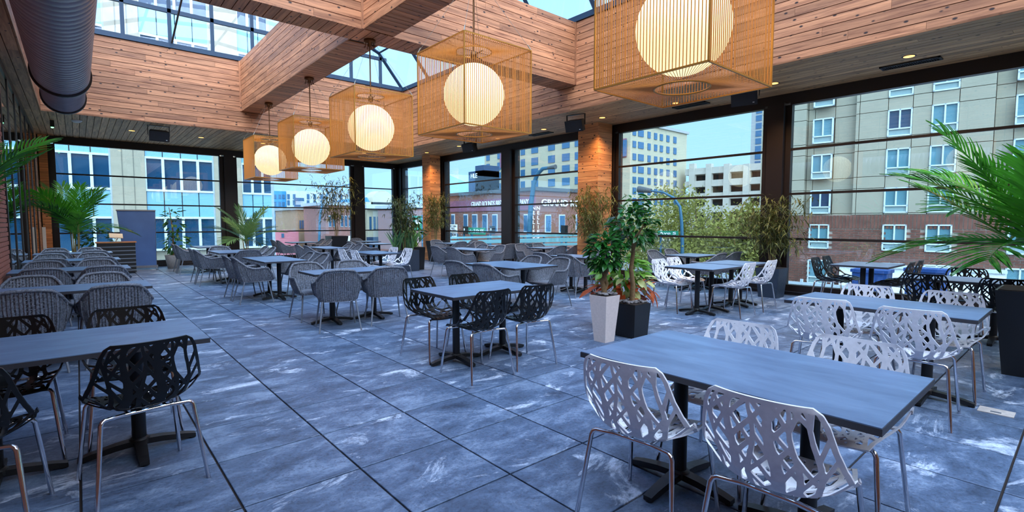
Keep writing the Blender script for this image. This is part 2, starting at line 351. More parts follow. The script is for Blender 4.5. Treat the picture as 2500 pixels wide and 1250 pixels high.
# window walls
RZ = (1.104, 1.990, 2.860); HEADZ = 3.72; SILL = .20
wnum = [2]
def window_bay(axis, a, b, p):       # axis 'x': wall along x at y = p ; 'y': wall along y at x = p
    w = empty('window_%d' % wnum[0]); wnum[0] += 1; w['kind'] = 'structure'
    def bx(m, u0, u1, d0, d1, z0, z1):
        return m.box(u0, u1, p + d0, p + d1, z0, z1) if axis == 'x' else m.box(p + d0, p + d1, u0, u1, z0, z1)
    f = MB(); bx(f, a - .10, a + .03, -.05, .07, 0, HEADZ); bx(f, b - .03, b + .10, -.05, .07, 0, HEADZ); bx(f, a, b, -.06, .08, HEADZ, HEADZ + .04)
    f.build('frame', 'black_metal', w)
    bx(MB(), a, b, -.08, .10, 0, SILL).build('sill', 'black_metal', w)
    bx(MB(), a, b, -.10, -.07, .06, .075).build('sill_trim', 'table_edge', w)
    for z in RZ: bx(MB(), a, b, -.028, .03, z - .022, z + .022).build('rail', 'black_metal', w)
    zz = [SILL] + list(RZ) + [HEADZ]
    for z0, z1 in zip(zz, zz[1:]): bx(MB(), a + .03, b - .03, -.004, .004, z0, z1).build('pane', 'window_glass', w)
    return w
for a, b in ((-.43, 3.84), (4.33, 8.53), (9.08, 10.42)): window_bay('x', a, b, YB)
for a, b in ((YF + .1, 4.03), (4.51, 8.18), (9.20, 12.25), (12.82, 16.31), (16.95, 19.55)): window_bay('y', a, b, XR)
# heads and piers
struct('wall_back', MB().box(XL, XR, YB - .05, YB + .25, HEADZ + .04, ZS + .06).box(XL, -.53, YB - .04, YB + .25, 0, HEADZ + .04)
       .box(3.94, 4.23, YB - .16, YB + .25, 0, HEADZ + .04).box(8.63, 8.98, YB - .16, YB + .25, 0, HEADZ + .04).box(10.48, XR + .25, YB - .1, YB + .25, 0, HEADZ + .04), 'black_metal')
struct('wall_right', MB().box(XR - .06, XR + .25, YF, YB, HEADZ + .04, ZS + .06).box(XR - .18, XR + .25, 4.10, 4.41, 0, HEADZ + .04).box(XR - .1, XR + .25, 8.25, 9.13, 0, HEADZ + .04)
       .box(XR - .18, XR + .25, 12.32, 12.75, 0, HEADZ + .04).box(XR - .1, XR + .25, 16.38, 16.88, 0, HEADZ + .04).box(XR - .1, XR + .25, 19.62, YB, 0, HEADZ + .04), 'black_metal')
struct('wall_front', MB().box(XL - .2, XR + .2, YF - .2, YF, 0, ZS + .06), 'column_wood_x')
# cedar-clad piers
for n, (x0, x1, y0, y1) in enumerate(((10.02, 10.56, 8.30, 8.98), (10.06, 10.5, 16.35, 16.92))):
    t = struct('trim_%d' % (n + 7), MB().box(x0 + .02, x1 - .02, y0 + .02, y1 - .02, 0, ZS), 'dark_backing')
    z = 0
    while z < ZS - .01:
        z1 = min(z + BP - .005, ZS)
        piece('board', 'column_wood_x', t, x0, x1, y0, y0 + .02, z, z1); piece('board', 'column_wood_y', t, x0, x0 + .02, y0 + .02, y1, z, z1)
        piece('board', 'column_wood_x', t, x0 + .02, x1, y1 - .02, y1, z, z1); piece('board', 'column_wood_y', t, x1 - .02, x1, y0 + .02, y1 - .02, z, z1)
        z += BP
# cedar strip at the back left corner
t = struct('trim_9', MB().box(-.74, -.57, YB - .12, YB - .05, 0, ZS), 'dark_backing'); z = 0
while z < ZS - .01: piece('board', 'column_wood_x', t, -.75, -.56, YB - .14, YB - .12, z, min(z + BP - .005, ZS)); z += BP
# left wall: brick near, storefront glazing beyond
YG = 10.85
wlf = struct('wall_left', MB().box(XL - .3, XL - .02, YF, YG, 0, ZS + .06), 'mortar')
brk = MB().box(-.006, .02, 0, .19, 0, .056).mesh('brick')
rows = int(ZS / .068)
for r_ in range(rows):
    for k in range(5): link('brick', brk, 'brick', wlf, (XL - .02, YG - .2 - k * .2 - (.1 if r_ % 2 else 0) , .004 + r_ * .068), None)
bw = MB()
for r_ in range(rows):
    yy = YG - 1.2 - (.1 if r_ % 2 else 0)
    while yy > YF: bw.add([(a + XL - .02, b + yy, c + .004 + r_ * .068) for a, b, c in [(v.co.x, v.co.y, v.co.z) for v in brk.vertices]], [tuple(p.vertices) for p in brk.polygons]); yy -= .2
bw.build('brick_field', 'brick', wlf, kind='stuff')
sf = empty('window_%d' % wnum[0]); sf['kind'] = 'structure'
fy = [YG + .05, 12.1, 13.4, 14.7, 16.0, 17.3, 18.9]
for yy in fy: MB().box(XL - .10, XL + .012, yy - .05, yy + .05, 0, ZS).build('mullion', 'black_metal', sf)
MB().box(XL - .1, XL + .02, YG, 18.9, ZS - .12, ZS + .05).build('head', 'black_metal', sf); MB().box(XL - .1, XL + .02, YG, 18.9, 0, .12).build('sill', 'black_metal', sf)
for a, b in zip(fy, fy[1:]): MB().box(XL - .012, XL, a + .05, b - .05, .12, ZS - .12).build('pane', 'door_glass', sf)
struct('wall_left_far', MB().box(XL - .3, XL + .02, 18.9, YB, 0, ZS).box(XL - 2.6, XL - 2.5, YG - 1, YB, 0, ZS), 'column_wood_y')
struct('floor_beyond', MB().box(XL - 2.6, XL - .3, YG - 1, YB, -.2, 0), 'slate_tile')
MB().box(XL + .06, XL + .13, 19.0, 19.12, 0, 1.3).build('radiator_post', 'white_paint', label='slim white metal post against the back left wall', cat='post')

# ------------------------------------------------------------------ duct, pendants, ceiling fittings
dx, dz = -.075, 3.45
du = empty('air_duct', (dx, 9.3, dz), label='grey ribbed spiral air duct hanging along the left side of the ceiling', cat='duct')
def dobj(nm, mat, prof): MB().lathe([(r_, h - 9.3) for r_, h in prof], 40, axis='y').build(nm, mat, du)
pr = []; yy = YF + .02
while yy < 9.2: pr += [(.285, yy), (.302, yy + .012), (.302, yy + .105), (.285, yy + .117)]; yy += .122
dobj('duct_body', 'duct_metal', pr + [(.292, 9.25)])
dobj('collar', 'black_metal', [(.29, 9.22), (.325, 9.22), (.325, 9.30), (.26, 9.30)])
pr = []; yy = 9.3
while yy < 10.9: pr += [(.258, yy), (.258, yy + .05), (.264, yy + .055), (.264, yy + .062)]; yy += .068
dobj('end_section', 'duct_metal', pr)
dobj('end_collar', 'black_metal', [(.262, 10.86), (.285, 10.86), (.285, 10.96), (.25, 10.96), (.25, 10.9)])
for yy in (2.0, 5.2, 8.6): MB().tube([(-.1, yy - 9.3, .3), (-.1, yy - 9.3, ZT - dz)], .012, 6).build('hanger_rod', 'black_metal', du)
MB().box(.27, .30, 9.35 - 9.3, 9.6 - 9.3, -.02, .10).build('latch', 'black_metal', du)

CUBE, CZ0, GR, GZ = 1.02, 2.55, .383, 3.04
hc = CUBE / 2; NS = 36
def em(name, col, st):
    m, t, b = nodes(name); b.inputs['Base Color'].default_value = (*col, 1); b.inputs['Emission Color'].default_value = (*col, 1); b.inputs['Emission Strength'].default_value = st; b.inputs['Roughness'].default_value = .6
    MATS[name] = m
em('globe_glow', (1.0, .79, .42), GLOBE); em('lamp_glow', (1.0, .52, .13), 2.2)
def pendant_meshes():
    M = {}
    sp = MB(); w = .0027
    for k in range(1, NS):
        u = -hc + CUBE * k / NS; sp.box(u - w, u + w, -w, w, 0, CUBE)
    M['string_panel'] = sp.mesh('string_panel')
    bt = MB(); rr = .225
    per = []
    for k in range(NS):
        u = -hc + CUBE * k / NS; per += [(u, -hc), (hc, u), (-u, hc), (-hc, -u)]
    for px_, py_ in per:
        th = math.atan2(py_, px_); bt.tube([(px_, py_, 0), (rr * math.cos(th), rr * math.sin(th), 0)], .0022, 4, caps=False, smooth=False)
    M['string_web'] = bt.mesh('string_web')
    rg = MB(); rg.tube([(rr * math.cos(2 * PI * k / 40), rr * math.sin(2 * PI * k / 40), 0) for k in range(41)], .008, 6, caps=False)
    M['ring'] = rg.mesh('ring')
    fr = MB(); b_ = .007
    for s1 in (-hc, hc):
        for s2 in (-hc, hc):
            fr.box(s1 - b_, s1 + b_, s2 - b_, s2 + b_, 0, CUBE)
            fr.box(-hc, hc, s1 - b_, s1 + b_, (0 if s2 < 0 else CUBE) - b_, (0 if s2 < 0 else CUBE) + b_); fr.box(s1 - b_, s1 + b_, -hc, hc, (0 if s2 < 0 else CUBE) - b_, (0 if s2 < 0 else CUBE) + b_)
    M['frame'] = fr.mesh('frame')
    gl = MB(); gl.lathe([(max(.001, GR * math.sin(PI * k / 24)), -GR * math.cos(PI * k / 24)) for k in range(25)], 48); M['globe'] = gl.mesh('globe')
    sk_ = MB()
    for k in range(3): th = 2 * PI * k / 3 + .4; sk_.tube([(0, 0, 0), (.225 * math.cos(th), .225 * math.sin(th), 0)], .007, 6)
    sk_.lathe([(.001, -.05), (.035, -.045), (.045, 0), (.035, .04), (.012, .06)], 16); M['spider'] = sk_.mesh('spider')
    ca = MB(); ca.lathe([(.001, 0), (.095, 0), (.10, -.05), (.03, -.055), (.03, -.10), (.012, -.12)], 24)
    for k in range(8): th = 2 * PI * k / 8; ca.tube([(.07 * math.cos(th), .07 * math.sin(th), -.05), (.075 * math.cos(th), .075 * math.sin(th), -.11), (.10 * math.cos(th), .10 * math.sin(th), -.13)], .006, 5)
    M['canopy'] = ca.mesh('canopy')
    H = ZB - CZ0
    M['rod'] = MB().tube([(0, 0, .92), (0, 0, H - .05)], .012, 8).mesh('rod')
    for k, (sx_, sy_) in enumerate(((-1, -1), (1, -1), (1, 1), (-1, 1))):
        c = MB(); c.tube([(sx_ * hc, sy_ * hc, CUBE), (sx_ * .08, sy_ * .08, H - .1)], .0022, 4, caps=False)
        c.tube([(sx_ * hc, sy_ * hc, CUBE), (sx_ * (hc - .03), sy_ * (hc - .03), CUBE + .07)], .008, 5); M['cable%d' % k] = c.mesh('cable')
    return M
PM = pendant_meshes()
PL = ['largest string cube lantern, nearest the camera, cut by the top picture edge', 'second largest string cube lantern, hanging left of the nearest lantern',
      'middle one of the five string cube lanterns', 'fourth string cube lantern from the camera, partly behind the middle one', 'smallest and farthest string cube lantern in the row']
for k, yy in enumerate((2.33, 5.24, 8.19, 11.12, 14.12)):
    p = empty('pendant_lamp', (3.88, yy, CZ0), label=PL[k], cat='lamp', group='string cube lanterns under the cedar beam')
    link('frame', PM['frame'], 'brass', p); link('globe', PM['globe'], 'globe_glow', p, (0, 0, GZ - CZ0))
    for a in range(4): link('string_panel', PM['string_panel'], 'string', p, (hc * math.sin(a * PI / 2), -hc * math.cos(a * PI / 2), 0), (0, 0, a * PI / 2))
    for zz in (0, CUBE): link('string_web', PM['string_web'], 'string', p, (0, 0, zz)); link('ring', PM['ring'], 'brass', p, (0, 0, zz))
    link('spider', PM['spider'], 'brass_dark', p, (0, 0, CUBE - .04)); link('rod', PM['rod'], 'brass_dark', p); link('canopy', PM['canopy'], 'brass_dark', p, (0, 0, ZB - CZ0))
    for c in range(4): link('cable', PM['cable%d' % c], 'cable', p)

dl_ring = MB().lathe([(.070, -.002), (.085, -.006), (.095, -.002), (.095, .0)], 20).mesh('trim_ring')
dl_disc = MB().lathe([(.001, -.001), (.071, -.001)], 20).mesh('lens')
DLS = [(1.25, 17.45, 'recessed downlight in the back soffit, left of the ceiling speaker'), (2.9, 17.5, 'recessed downlight in the back soffit, right of the ceiling speaker'),
       (4.6, 17.5, 'recessed downlight in the back soffit hidden behind the farthest lantern'), (6.3, 17.5, 'recessed downlight in the back soffit hidden behind the fourth lantern'), (8.0, 17.5, 'recessed downlight in the back soffit hidden behind the middle lantern')]
ords = ['nearest', 'second', 'third', 'fourth', 'fifth', 'sixth', 'seventh', 'eighth']
for n, yy in enumerate((2.0, 3.96, 5.95, 7.91, 9.92, 11.9, 13.92, 15.95)): DLS.append((9.68, yy, '%s recessed downlight along the right soffit' % ords[n] if n else 'recessed downlight beside the ceiling vent nearest the camera'))
DLS += [(9.68, 0.05, 'unseen recessed downlight added for foreground light, just past the right picture edge'), (9.68, -1.9, 'unseen recessed downlight added for foreground light, well past the right picture edge')]  # two unseen extra downlights, added to light the foreground
for x, y, lab in DLS:
    o = empty('downlight', (x, y, ZS), label=lab or 'recessed downlight hidden behind a lantern or beam', cat='downlight', group='recessed downlights in the soffit')
    link('trim_ring', dl_ring, 'black_metal', o); link('lens', dl_disc, 'lamp_glow', o, (0, 0, -.003))
    l = bpy.data.lights.new('downlight_lamp', 'SPOT'); l.energy = DOWN_W; l.color = (1, .66, .36); l.spot_size = R(125); l.spot_blend = .8; l.shadow_soft_size = .05
    lo = bpy.data.objects.new('downlight_lamp', l); COL.objects.link(lo); lo.parent = o; lo.location = (0, 0, -.03)
for k, (x0, x1, y0, y1, lab) in enumerate(((9.98, 10.20, 1.68, 2.45, 'slotted ceiling vent in the right soffit nearest the camera'), (9.98, 10.2, 5.45, 6.22, 'slotted ceiling vent in the soffit behind the nearest lantern'), (9.98, 10.2, 10.05, 10.85, 'slotted ceiling vent in the soffit near the first cedar pier'))):
    v = empty('ceiling_vent', ((x0 + x1) / 2, (y0 + y1) / 2, ZS), label=lab, cat='vent', group='ceiling vents in the right soffit')
    a, b = (x1 - x0) / 2, (y1 - y0) / 2
    MB().box(-a, a, -b, -b + .03, -.02, 0).box(-a, a, b - .03, b, -.02, 0).box(-a, -a + .03, -b, b, -.02, 0).box(a - .03, a, -b, b, -.02, 0).build('frame', 'vent_metal', v)
    MB().box(-a, a, -b, b, -.004, -.001).build('backing', 'black_paint', v)
    yy = -b + .04
    sm_ = MB().box(-a + .03, a - .03, -.004, .004, -.018, -.004).mesh('slat')
    while yy < b - .03: link('slat', sm_, 'vent_metal', v, (0, yy, 0)); yy += .03
def speaker(loc, rz, tilt, lab):
    s = empty('speaker', loc, rz, label=lab, cat='speaker', group='black loudspeakers under the soffit')
    b = MB(); b.add([(-.22, -.12, -.13), (.22, -.12, -.13), (.17, .12, -.13), (-.17, .12, -.13), (-.22, -.12, .13), (.22, -.12, .13), (.17, .12, .13), (-.17, .12, .13)],
                    [(0, 3, 2, 1), (4, 5, 6, 7), (0, 1, 5, 4), (1, 2, 6, 5), (2, 3, 7, 6), (3, 0, 4, 7)])
    c = b.build('cabinet', 'speaker_black', s, rot=(tilt, 0, 0)); MB().box(-.20, .20, -.128, -.121, -.115, .115).build('grille', 'black_paint', c)
    MB().box(.14, .17, -.131, -.128, -.09, -.08).build('badge', 'white_paint', c)
    MB().box(-.24, -.225, -.02, .02, 0, .25).box(.225, .24, -.02, .02, 0, .25).box(-.24, .24, -.03, .03, .24, .25).build('bracket', 'black_metal', s)
speaker((1.72, 16.15, ZS - .25), 0, R(18), 'black loudspeaker hung from the back soffit between two downlights')
speaker((8.95, 8.1, ZS - .25), R(-75), R(18), 'black loudspeaker beside the first cedar pier')
speaker((9.1, 12.5, ZS - .25), R(-75), R(18), 'black loudspeaker near the far cedar pier, behind the second largest lantern')
speaker((9.3, 4.3, ZS - .25), R(-75), R(18), 'black loudspeaker behind the lower right corner of the nearest lantern')
e = empty('emergency_light', (-.36, 17.0, ZS), label='small black emergency light with a green lamp at the back left corner', cat='light')
MB().box(-.04, .04, -.05, .05, -.16, 0).build('body', 'speaker_black', e); em('green_glow', (.2, 1, .4), 4); MB().lathe([(.001, -.19), (.025, -.18), (.03, -.165)], 12).build('lamp', 'green_glow', e)
d = empty('smoke_detector', (.1, 16.6, ZS), label='white disc smoke detector on the back left soffit', cat='detector'); MB().lathe([(.11, 0), (.11, -.02), (.07, -.05), (.001, -.055)], 20).build('body', 'white_paint', d)

# ------------------------------------------------------------------ furniture
ZTAB = .735
def table_mesh(w, d):
    t = MB(); a, b = w / 2, d / 2; t.box(-a, a, -b, b, ZTAB - .030, ZTAB - .004); return t
col_me = MB().lathe([(.038, .07), (.038, ZTAB - .045), (.10, ZTAB - .04), (.10, ZTAB - .03)], 16).mesh('column')
def base_mesh():
    m = MB(); m.lathe([(.055, .045), (.055, .075), (.04, .085)], 16)
    for k in range(4):
        c, s_ = math.cos(k * PI / 2), math.sin(k * PI / 2)
        prof = [(.0, .075, .035), (.12, .065, .03), (.24, .045, .026), (.30, .03, .024)]
        vs = []; fs = []
        for r_, zt, hw in prof:
            for sx_, zz in ((-hw, zt - .035), (hw, zt - .035), (hw, zt), (-hw, zt)): vs.append((r_ * c - sx_ * s_, r_ * s_ + sx_ * c, max(zz, .006)))
        for i in range(3):
            for k2 in range(4): fs.append((i * 4 + k2, i * 4 + (k2 + 1) % 4, i * 4 + 4 + (k2 + 1) % 4, i * 4 + 4 + k2))
        fs.append((12, 13, 14, 15)); m.add(vs, fs)
        m.lathe([(.001, 0), (.022, 0), (.022, .012)], 10, (.28 * c, .28 * s_, 0))
    return m.mesh('base')
base_me = base_mesh()
def table(x0, x1, y0, y1, lab, grp='grey laminate dining tables'):
    w, d = x1 - x0, y1 - y0; cx, cy = (x0 + x1) / 2, (y0 + y1) / 2; rz = 0
    if d > w: w, d = d, w; rz = PI / 2
    t = empty('dining_table', (cx, cy, 0), rz, label=lab, cat='table', group=grp)
    tm = table_mesh(w, d).build('tabletop', 'table_edge', t)
    a, b = w / 2, d / 2; MB().box(-a + .002, a - .002, -b + .002, b - .002, ZTAB - .004, ZTAB).build('surface', 'table_laminate', tm)
    for s_ in (-1, 1):
        o = s_ * min(.32, w / 2 - .3)
        link('column', col_me, 'black_paint', t, (o, 0, 0)); link('base', base_me, 'black_paint', t, (o, 0, 0))
    return t

# lattice ("branch pattern") shell chair: seat faces local +y
def lattice_shell():
    import bisect
    spine = [(-.290, .820), (-.277, .74), (-.262, .66), (-.246, .585), (-.226, .52), (-.192, .468), (-.14, .443), (-.06, .434), (.03, .436), (.12, .444), (.19, .446), (.235, .434)]
    tt = [0]
    for (a, b), (c, d) in zip(spine, spine[1:]): tt.append(tt[-1] + math.hypot(c - a, d - b))
    LT = tt[-1]
    def interp(t, ks, vs):
        t = min(max(t, ks[0]), ks[-1]); i = min(max(bisect.bisect(ks, t) - 1, 0), len(ks) - 2); f = (t - ks[i]) / (ks[i + 1] - ks[i]); f2 = f
        return vs[i] + (vs[i + 1] - vs[i]) * f2
    ys_, zs_ = [p[0] for p in spine], [p[1] for p in spine]
    wk = [0, .02, .06, .15, .27, .36, .45, .58, .68, LT]; wv = [.165, .195, .215, .238, .275, .300, .292, .250, .225, .19]
    ck = [0, .15, .27, .36, .44, .55, LT]; cv = [.020, .045, .085, .125, .125, .07, .015]
    def width(t): return interp(t, wk, wv)
    def P(s, t, off=0):
        y, z = interp(t, tt, ys_), interp(t, tt, zs_); y2, z2 = interp(t + .012, tt, ys_), interp(t + .012, tt, zs_); y1, z1 = interp(t - .012, tt, ys_), interp(t - .012, tt, zs_)
        dy, dz_ = y2 - y1, z2 - z1; l = math.hypot(dy, dz_); ny, nz_ = -dz_ / l, dy / l          # normal towards the sitter
        w = width(t); q = abs(s) / w; c = interp(t, ck, cv); d = c * q ** 2.4 + off
        return (s * (1 - .10 * q * q * (c / .125)), y + ny * d, z + nz_ * d)
    rnd = random.Random(11)
    strokes = []
    def seg(a, b, r1, r2): strokes.append((a, b, r1, r2))
    stems = []
    for s0, r0 in ((-.208, .0080), (-.128, .0155), (-.045, .0085), (.045, .0180), (.128, .0090), (.205, .0085)):
        pts = []; t = LT
        ph = rnd.uniform(0, 6)
        while t > -.01:
            spread = .62 + .38 * abs(t - .43) / .43 if t < .43 else .62 + .38 * (t - .43) / (LT - .43)
            pts.append((s0 * spread * (width(max(t, 0)) / .245) + .014 * math.sin(t * 17 + ph), t)); t -= .045
        stems.append((pts, r0))
        for a, b in zip(pts, pts[1:]):
            k = .65 + .75 * (1 - min(1, abs(a[1] - .42) / .42)); seg(a, b, r0 * k, r0 * k)
    def at(pts, t):
        for a, b in zip(pts, pts[1:]):
            if b[1] <= t <= a[1]: f = (t - a[1]) / (b[1] - a[1]); return (a[0] + (b[0] - a[0]) * f, t)
        return pts[-1] if t < .2 else pts[0]
    ns = len(stems)
    for i, (pts, r0) in enumerate(stems):
        for sgn in (-1, 1):
            big = r0 > .012
            t = .40 + rnd.uniform(-.03, .04)
            while t > -.02:
                j = i + sgn * (2 if big and rnd.random() < .15 else 1); run = abs(j - i); rise = rnd.uniform(.075, .125) * (1 if run == 1 else 1.6)
                a = at(pts, t)
                b = at(stems[j][0], t - rise) if 0 <= j < ns else (sgn * width(max(t - rise, 0)), t - rise)
                if big or rnd.random() < .75: seg(a, b, .0105 if big else .0082, .0070)
                t -= rnd.uniform(.070, .095) if big else rnd.uniform(.085, .13)
            t = .47 + rnd.uniform(0, .03)
            while t < LT:
                j = i + sgn; rise = rnd.uniform(.07, .12); a = at(pts, t)
                b = at(stems[j][0], min(t + rise, LT)) if 0 <= j < ns else (sgn * width(min(t + rise, LT)), t + rise)
                if big or rnd.random() < .7: seg(a, b, .0095, .0072)
                t += rnd.uniform(.07, .11)
    buckets = {}
    for q in strokes:
        for kb in range(int((min(q[0][1], q[1][1]) - .03) / .05) - 1, int((max(q[0][1], q[1][1]) + .03) / .05) + 2): buckets.setdefault(kb, []).append(q)
    def field(s, t):
        w = width(t); e = min((w - abs(s)) * .96, t, LT - t)
        # rounded corners
        best = e - .0175           # solid border
        for (a, b, r1, r2) in buckets.get(int(t / .05), ()):
            if t < min(a[1], b[1]) - .03 or t > max(a[1], b[1]) + .03 or s < min(a[0], b[0]) - .03 or s > max(a[0], b[0]) + .03: continue
            dx_, dy_ = b[0] - a[0], b[1] - a[1]; k = ((s - a[0]) * dx_ + (t - a[1]) * dy_) / (dx_ * dx_ + dy_ * dy_ + 1e-9); k = min(1, max(0, k))
            d = math.hypot(s - a[0] - dx_ * k, t - a[1] - dy_ * k) - (r1 + (r2 - r1) * k)
            if d < best: best = d
        return max(best, -e)       # negative = solid
    h = .0048; nx = 62; nyy = int(LT / h) + 1
    # grid in (q, t) with q = s / width
    V = {}; fv = {}
    def g(i, j):
        if (i, j) not in fv:
            t = LT * j / nyy; s = (-1.0 + 2.0 * i / (2 * nx)) * width(t); fv[(i, j)] = (field(s, t), s, t)
        return fv[(i, j)]
    verts = []; faces = []; vid = {}
    def vert(key, s, t):
        if key not in vid: vid[key] = len(verts); verts.append((s, t))
        return vid[key]
    for j in range(nyy):
        for i in range(2 * nx):
            cs = [(i, j), (i + 1, j), (i + 1, j + 1), (i, j + 1)]; fvals = [g(*c) for c in cs]
            ins = [v[0] <= 1e-6 for v in fvals]
            if not any(ins): continue
            poly = []
            for k in range(4):
                c, v = cs[k], fvals[k]; c2, v2 = cs[(k + 1) % 4], fvals[(k + 1) % 4]
                if ins[k]: poly.append(vert(c, v[1], v[2]))
                if ins[k] != ins[(k + 1) % 4]:
                    f = v[0] / (v[0] - v2[0]); key = (min(c, c2), max(c, c2)); poly.append(vert(key, v[1] + (v2[1] - v[1]) * f, v[2] + (v2[2] - v[2]) * f))
            if len(poly) >= 3: faces.append(poly)
    n = len(verts); th = .0085
    vs = [P(s, t, 0) for s, t in verts] + [P(s, t, -th) for s, t in verts]
    ec = {}
    for f in faces:
        for a, b in zip(f, f[1:] + f[:1]): ec[(a, b)] = ec.get((a, b), 0) + 1
    m = MB(); m.add(vs, [tuple(f) for f in faces] + [tuple(reversed([i + n for i in f])) for f in faces], True)
    bd = [(a, b) for (a, b) in ec if (b, a) not in ec]
    sv = []; sf_ = []; mp = {}
    for a, b in bd:
        for q in (a, b):
            if q not in mp: mp[q] = len(sv); sv += [vs[q], vs[q + n]]
        sf_.append((mp[b], mp[a], mp[a] + 1, mp[b] + 1))
    m.add(sv, sf_, True)
    return m
_ls = lattice_shell()
LATT = {'black_plastic': _ls.mesh('shell'), 'white_plastic': _ls.mesh('shell')}
def lat_leg(sx_, sy_):
    top = (sx_ * .10, sy_ * .165, .436); k1 = (sx_ * .185, sy_ * .185, .436); k2 = (sx_ * .205, sy_ * .195, .414); ft = (sx_ * .245, sy_ * .245 + (-.015 if sy_ < 0 else 0), 0)
    p = [top, k1, (sx_ * .197, sy_ * .19, .430), k2, ft]
    return MB().tube(p, .011, 8).mesh('leg')
LLEG = {(a, b): lat_leg(a, b) for a in (-1, 1) for b in (-1, 1)}
LFR = MB().tube([(-.10, .165, .436), (.10, .165, .436)], .0095, 8).tube([(-.10, -.165, .436), (.10, -.165, .436)], .0095, 8).tube([(-.085, -.165, .435), (-.085, .165, .435)], .008, 6).tube([(.085, -.165, .435), (.085, .165, .435)], .008, 6).mesh('seat_frame')
def lattice_chair(x, y, rz, mat, lab, grp):
    c = empty('lattice_chair', (x, y, 0), rz, label=lab, cat='chair', group=grp)
    link('shell', LATT[mat], mat, c, (0, 0, .005)); link('seat_frame', LFR, 'chrome', c)
    for k in LLEG: link('leg', LLEG[k], 'chrome', c)
    return c
# wicker armchair: seat faces local +y
def wicker_meshes():
    ctr = [  # (bottom x, y, z) -> (rim x, y, z), half outline from front corner round to the back middle
        ((.225, .235, .405), (.262, .272, .430)), ((.232, .17, .400), (.292, .225, .535)), ((.236, .11, .397), (.306, .165, .632)), ((.238, .04, .395), (.308, .06, .628)),
        ((.236, -.04, .393), (.304, -.06, .620)), ((.228, -.115, .392), (.280, -.155, .652)), ((.205, -.180, .390), (.232, -.262, .742)), ((.165, -.208, .390), (.178, -.318, .796)),
        ((.09, -.222, .390), (.095, -.335, .810)), ((.0, -.228, .390), (0, -.340, .813))]
    full = ctr + [((-a[0], a[1], a[2]), (-b[0], b[1], b[2])) for a, b in reversed(ctr[:-1])]
    cum = [0]
    for k in range(1, len(full)): cum.append(cum[-1] + (Vector(full[k][1]) - Vector(full[k - 1][1])).length * .5 + (Vector(full[k][0]) - Vector(full[k - 1][0])).length * .5)
    def P(u, v, off=0):
        d = u * cum[-1]; i = 0
        while i < len(cum) - 2 and cum[i + 1] < d: i += 1
        f = (d - cum[i]) / (cum[i + 1] - cum[i])
        a = Vector(full[i][0]).lerp(Vector(full[i + 1][0]), f); b = Vector(full[i][1]).lerp(Vector(full[i + 1][1]), f)
        p = a.lerp(b, v); bul = .012 * math.sin(PI * v); o = Vector((p.x, p.y + .02, 0)); o.normalize()
        return p + o * (bul + off)
    sh = MB(); NR, NV = 62, 9
    for k in range(NR):
        u0, u1 = (k + .09) / NR, (k + .91) / NR; um = (u0 + u1) / 2; vs = []; fs = []
        for j in range(NV + 1):
            v = j / NV; vs += [P(u0, v), P(um, v, .005), P(u1, v), P(um, v, -.005)]
        for j in range(NV):
            for q in range(4): fs.append((j * 4 + q, j * 4 + (q + 1) % 4, j * 4 + 4 + (q + 1) % 4, j * 4 + 4 + q))
        sh.add(vs, fs, True)
    for j in range(1, 24):      # weft cords
        v = j / 24; r_ = .0022
        vs = []; fs = []; n = 44
        for k in range(n + 1):
            u = k / n; vs += [P(u, v - .011, .003 if (j + k) % 2 else -.003), P(u, v + .011, .003 if (j + k) % 2 else -.003)]
        for k in range(n): fs.append((k * 2, k * 2 + 1, k * 2 + 3, k * 2 + 2))
        sh.add(vs, fs)
    rim = MB(); rp = [P(k / 56, 1.0) for k in range(57)]
    rim.tube([Vector(full[0][0])] + rp + [Vector(full[-1][0])], .0155, 8)
    wr_ = MB()
    for k in range(0, 112):     # wrapped cord beads along the rim
        p = P((k + .5) / 112, 1.0); p2 = P((k + 1) / 112, 1.0); dd = (p2 - p).normalized() * .0045
        wr_.tube([p - dd, p + dd], .0185, 7, caps=False)
    rim.add(wr_.v, wr_.f, True)
    seat = MB(); low = [P(k / 40, 0.02) for k in range(41)]
    top = [Vector((p.x, p.y, .418)) for p in low] ; bot = [Vector((p.x, p.y, .385)) for p in low]
    nn = len(low); seat.add(top + bot, [tuple(range(nn)), tuple(range(2 * nn - 1, nn - 1, -1))] + [(k, nn + k, nn + (k + 1) % nn, (k + 1) % nn) for k in range(nn)])
    post = []
    for s_ in (-1, 1):
        post.append(MB().tube([P(.5 + s_ * .125, 0, .012), P(.5 + s_ * .125, .5, .010), P(.5 + s_ * .125, .97, .008)], .008, 6).mesh('back_post')); post.append(MB().tube([P(.5 + s_ * .24, 0, .012), P(.5 + s_ * .21, .5, .012), P(.5 + s_ * .20, .97, .01)], .008, 6).mesh('back_post'))
    legs = {(a, b): MB().tube([(a * .21, b * .19 - .005, .395), (a * .262, b * .275 - .02, 0)], [.0125, .010], 8).mesh('leg') for a in (-1, 1) for b in (-1, 1)}
    return sh.mesh('woven_shell'), rim.mesh('rim'), seat.mesh('seat'), post, legs
def weave(name, c1, c2):
    m, t, b = nodes(name); pos = N(t, 'ShaderNodeTexCoord'); g = N(t, 'ShaderNodeTexNoise', Scale=60, Detail=3); L(t, pos.outputs['Object'], g.inputs['Vector'])
    oi = N(t, 'ShaderNodeObjectInfo'); rp = ramp(t, (.35, c1), (.65, c2)); L(t, g.outputs['Fac'], rp.inputs[0]); L(t, rp.outputs[0], b.inputs['Base Color']); b.inputs['Roughness'].default_value = .55
    MATS[name] = m
weave('wicker_grey', srgb(82, 85, 93), srgb(128, 133, 144))
WSH, WRIM, WSEAT, WPOST, WLEG = wicker_meshes()
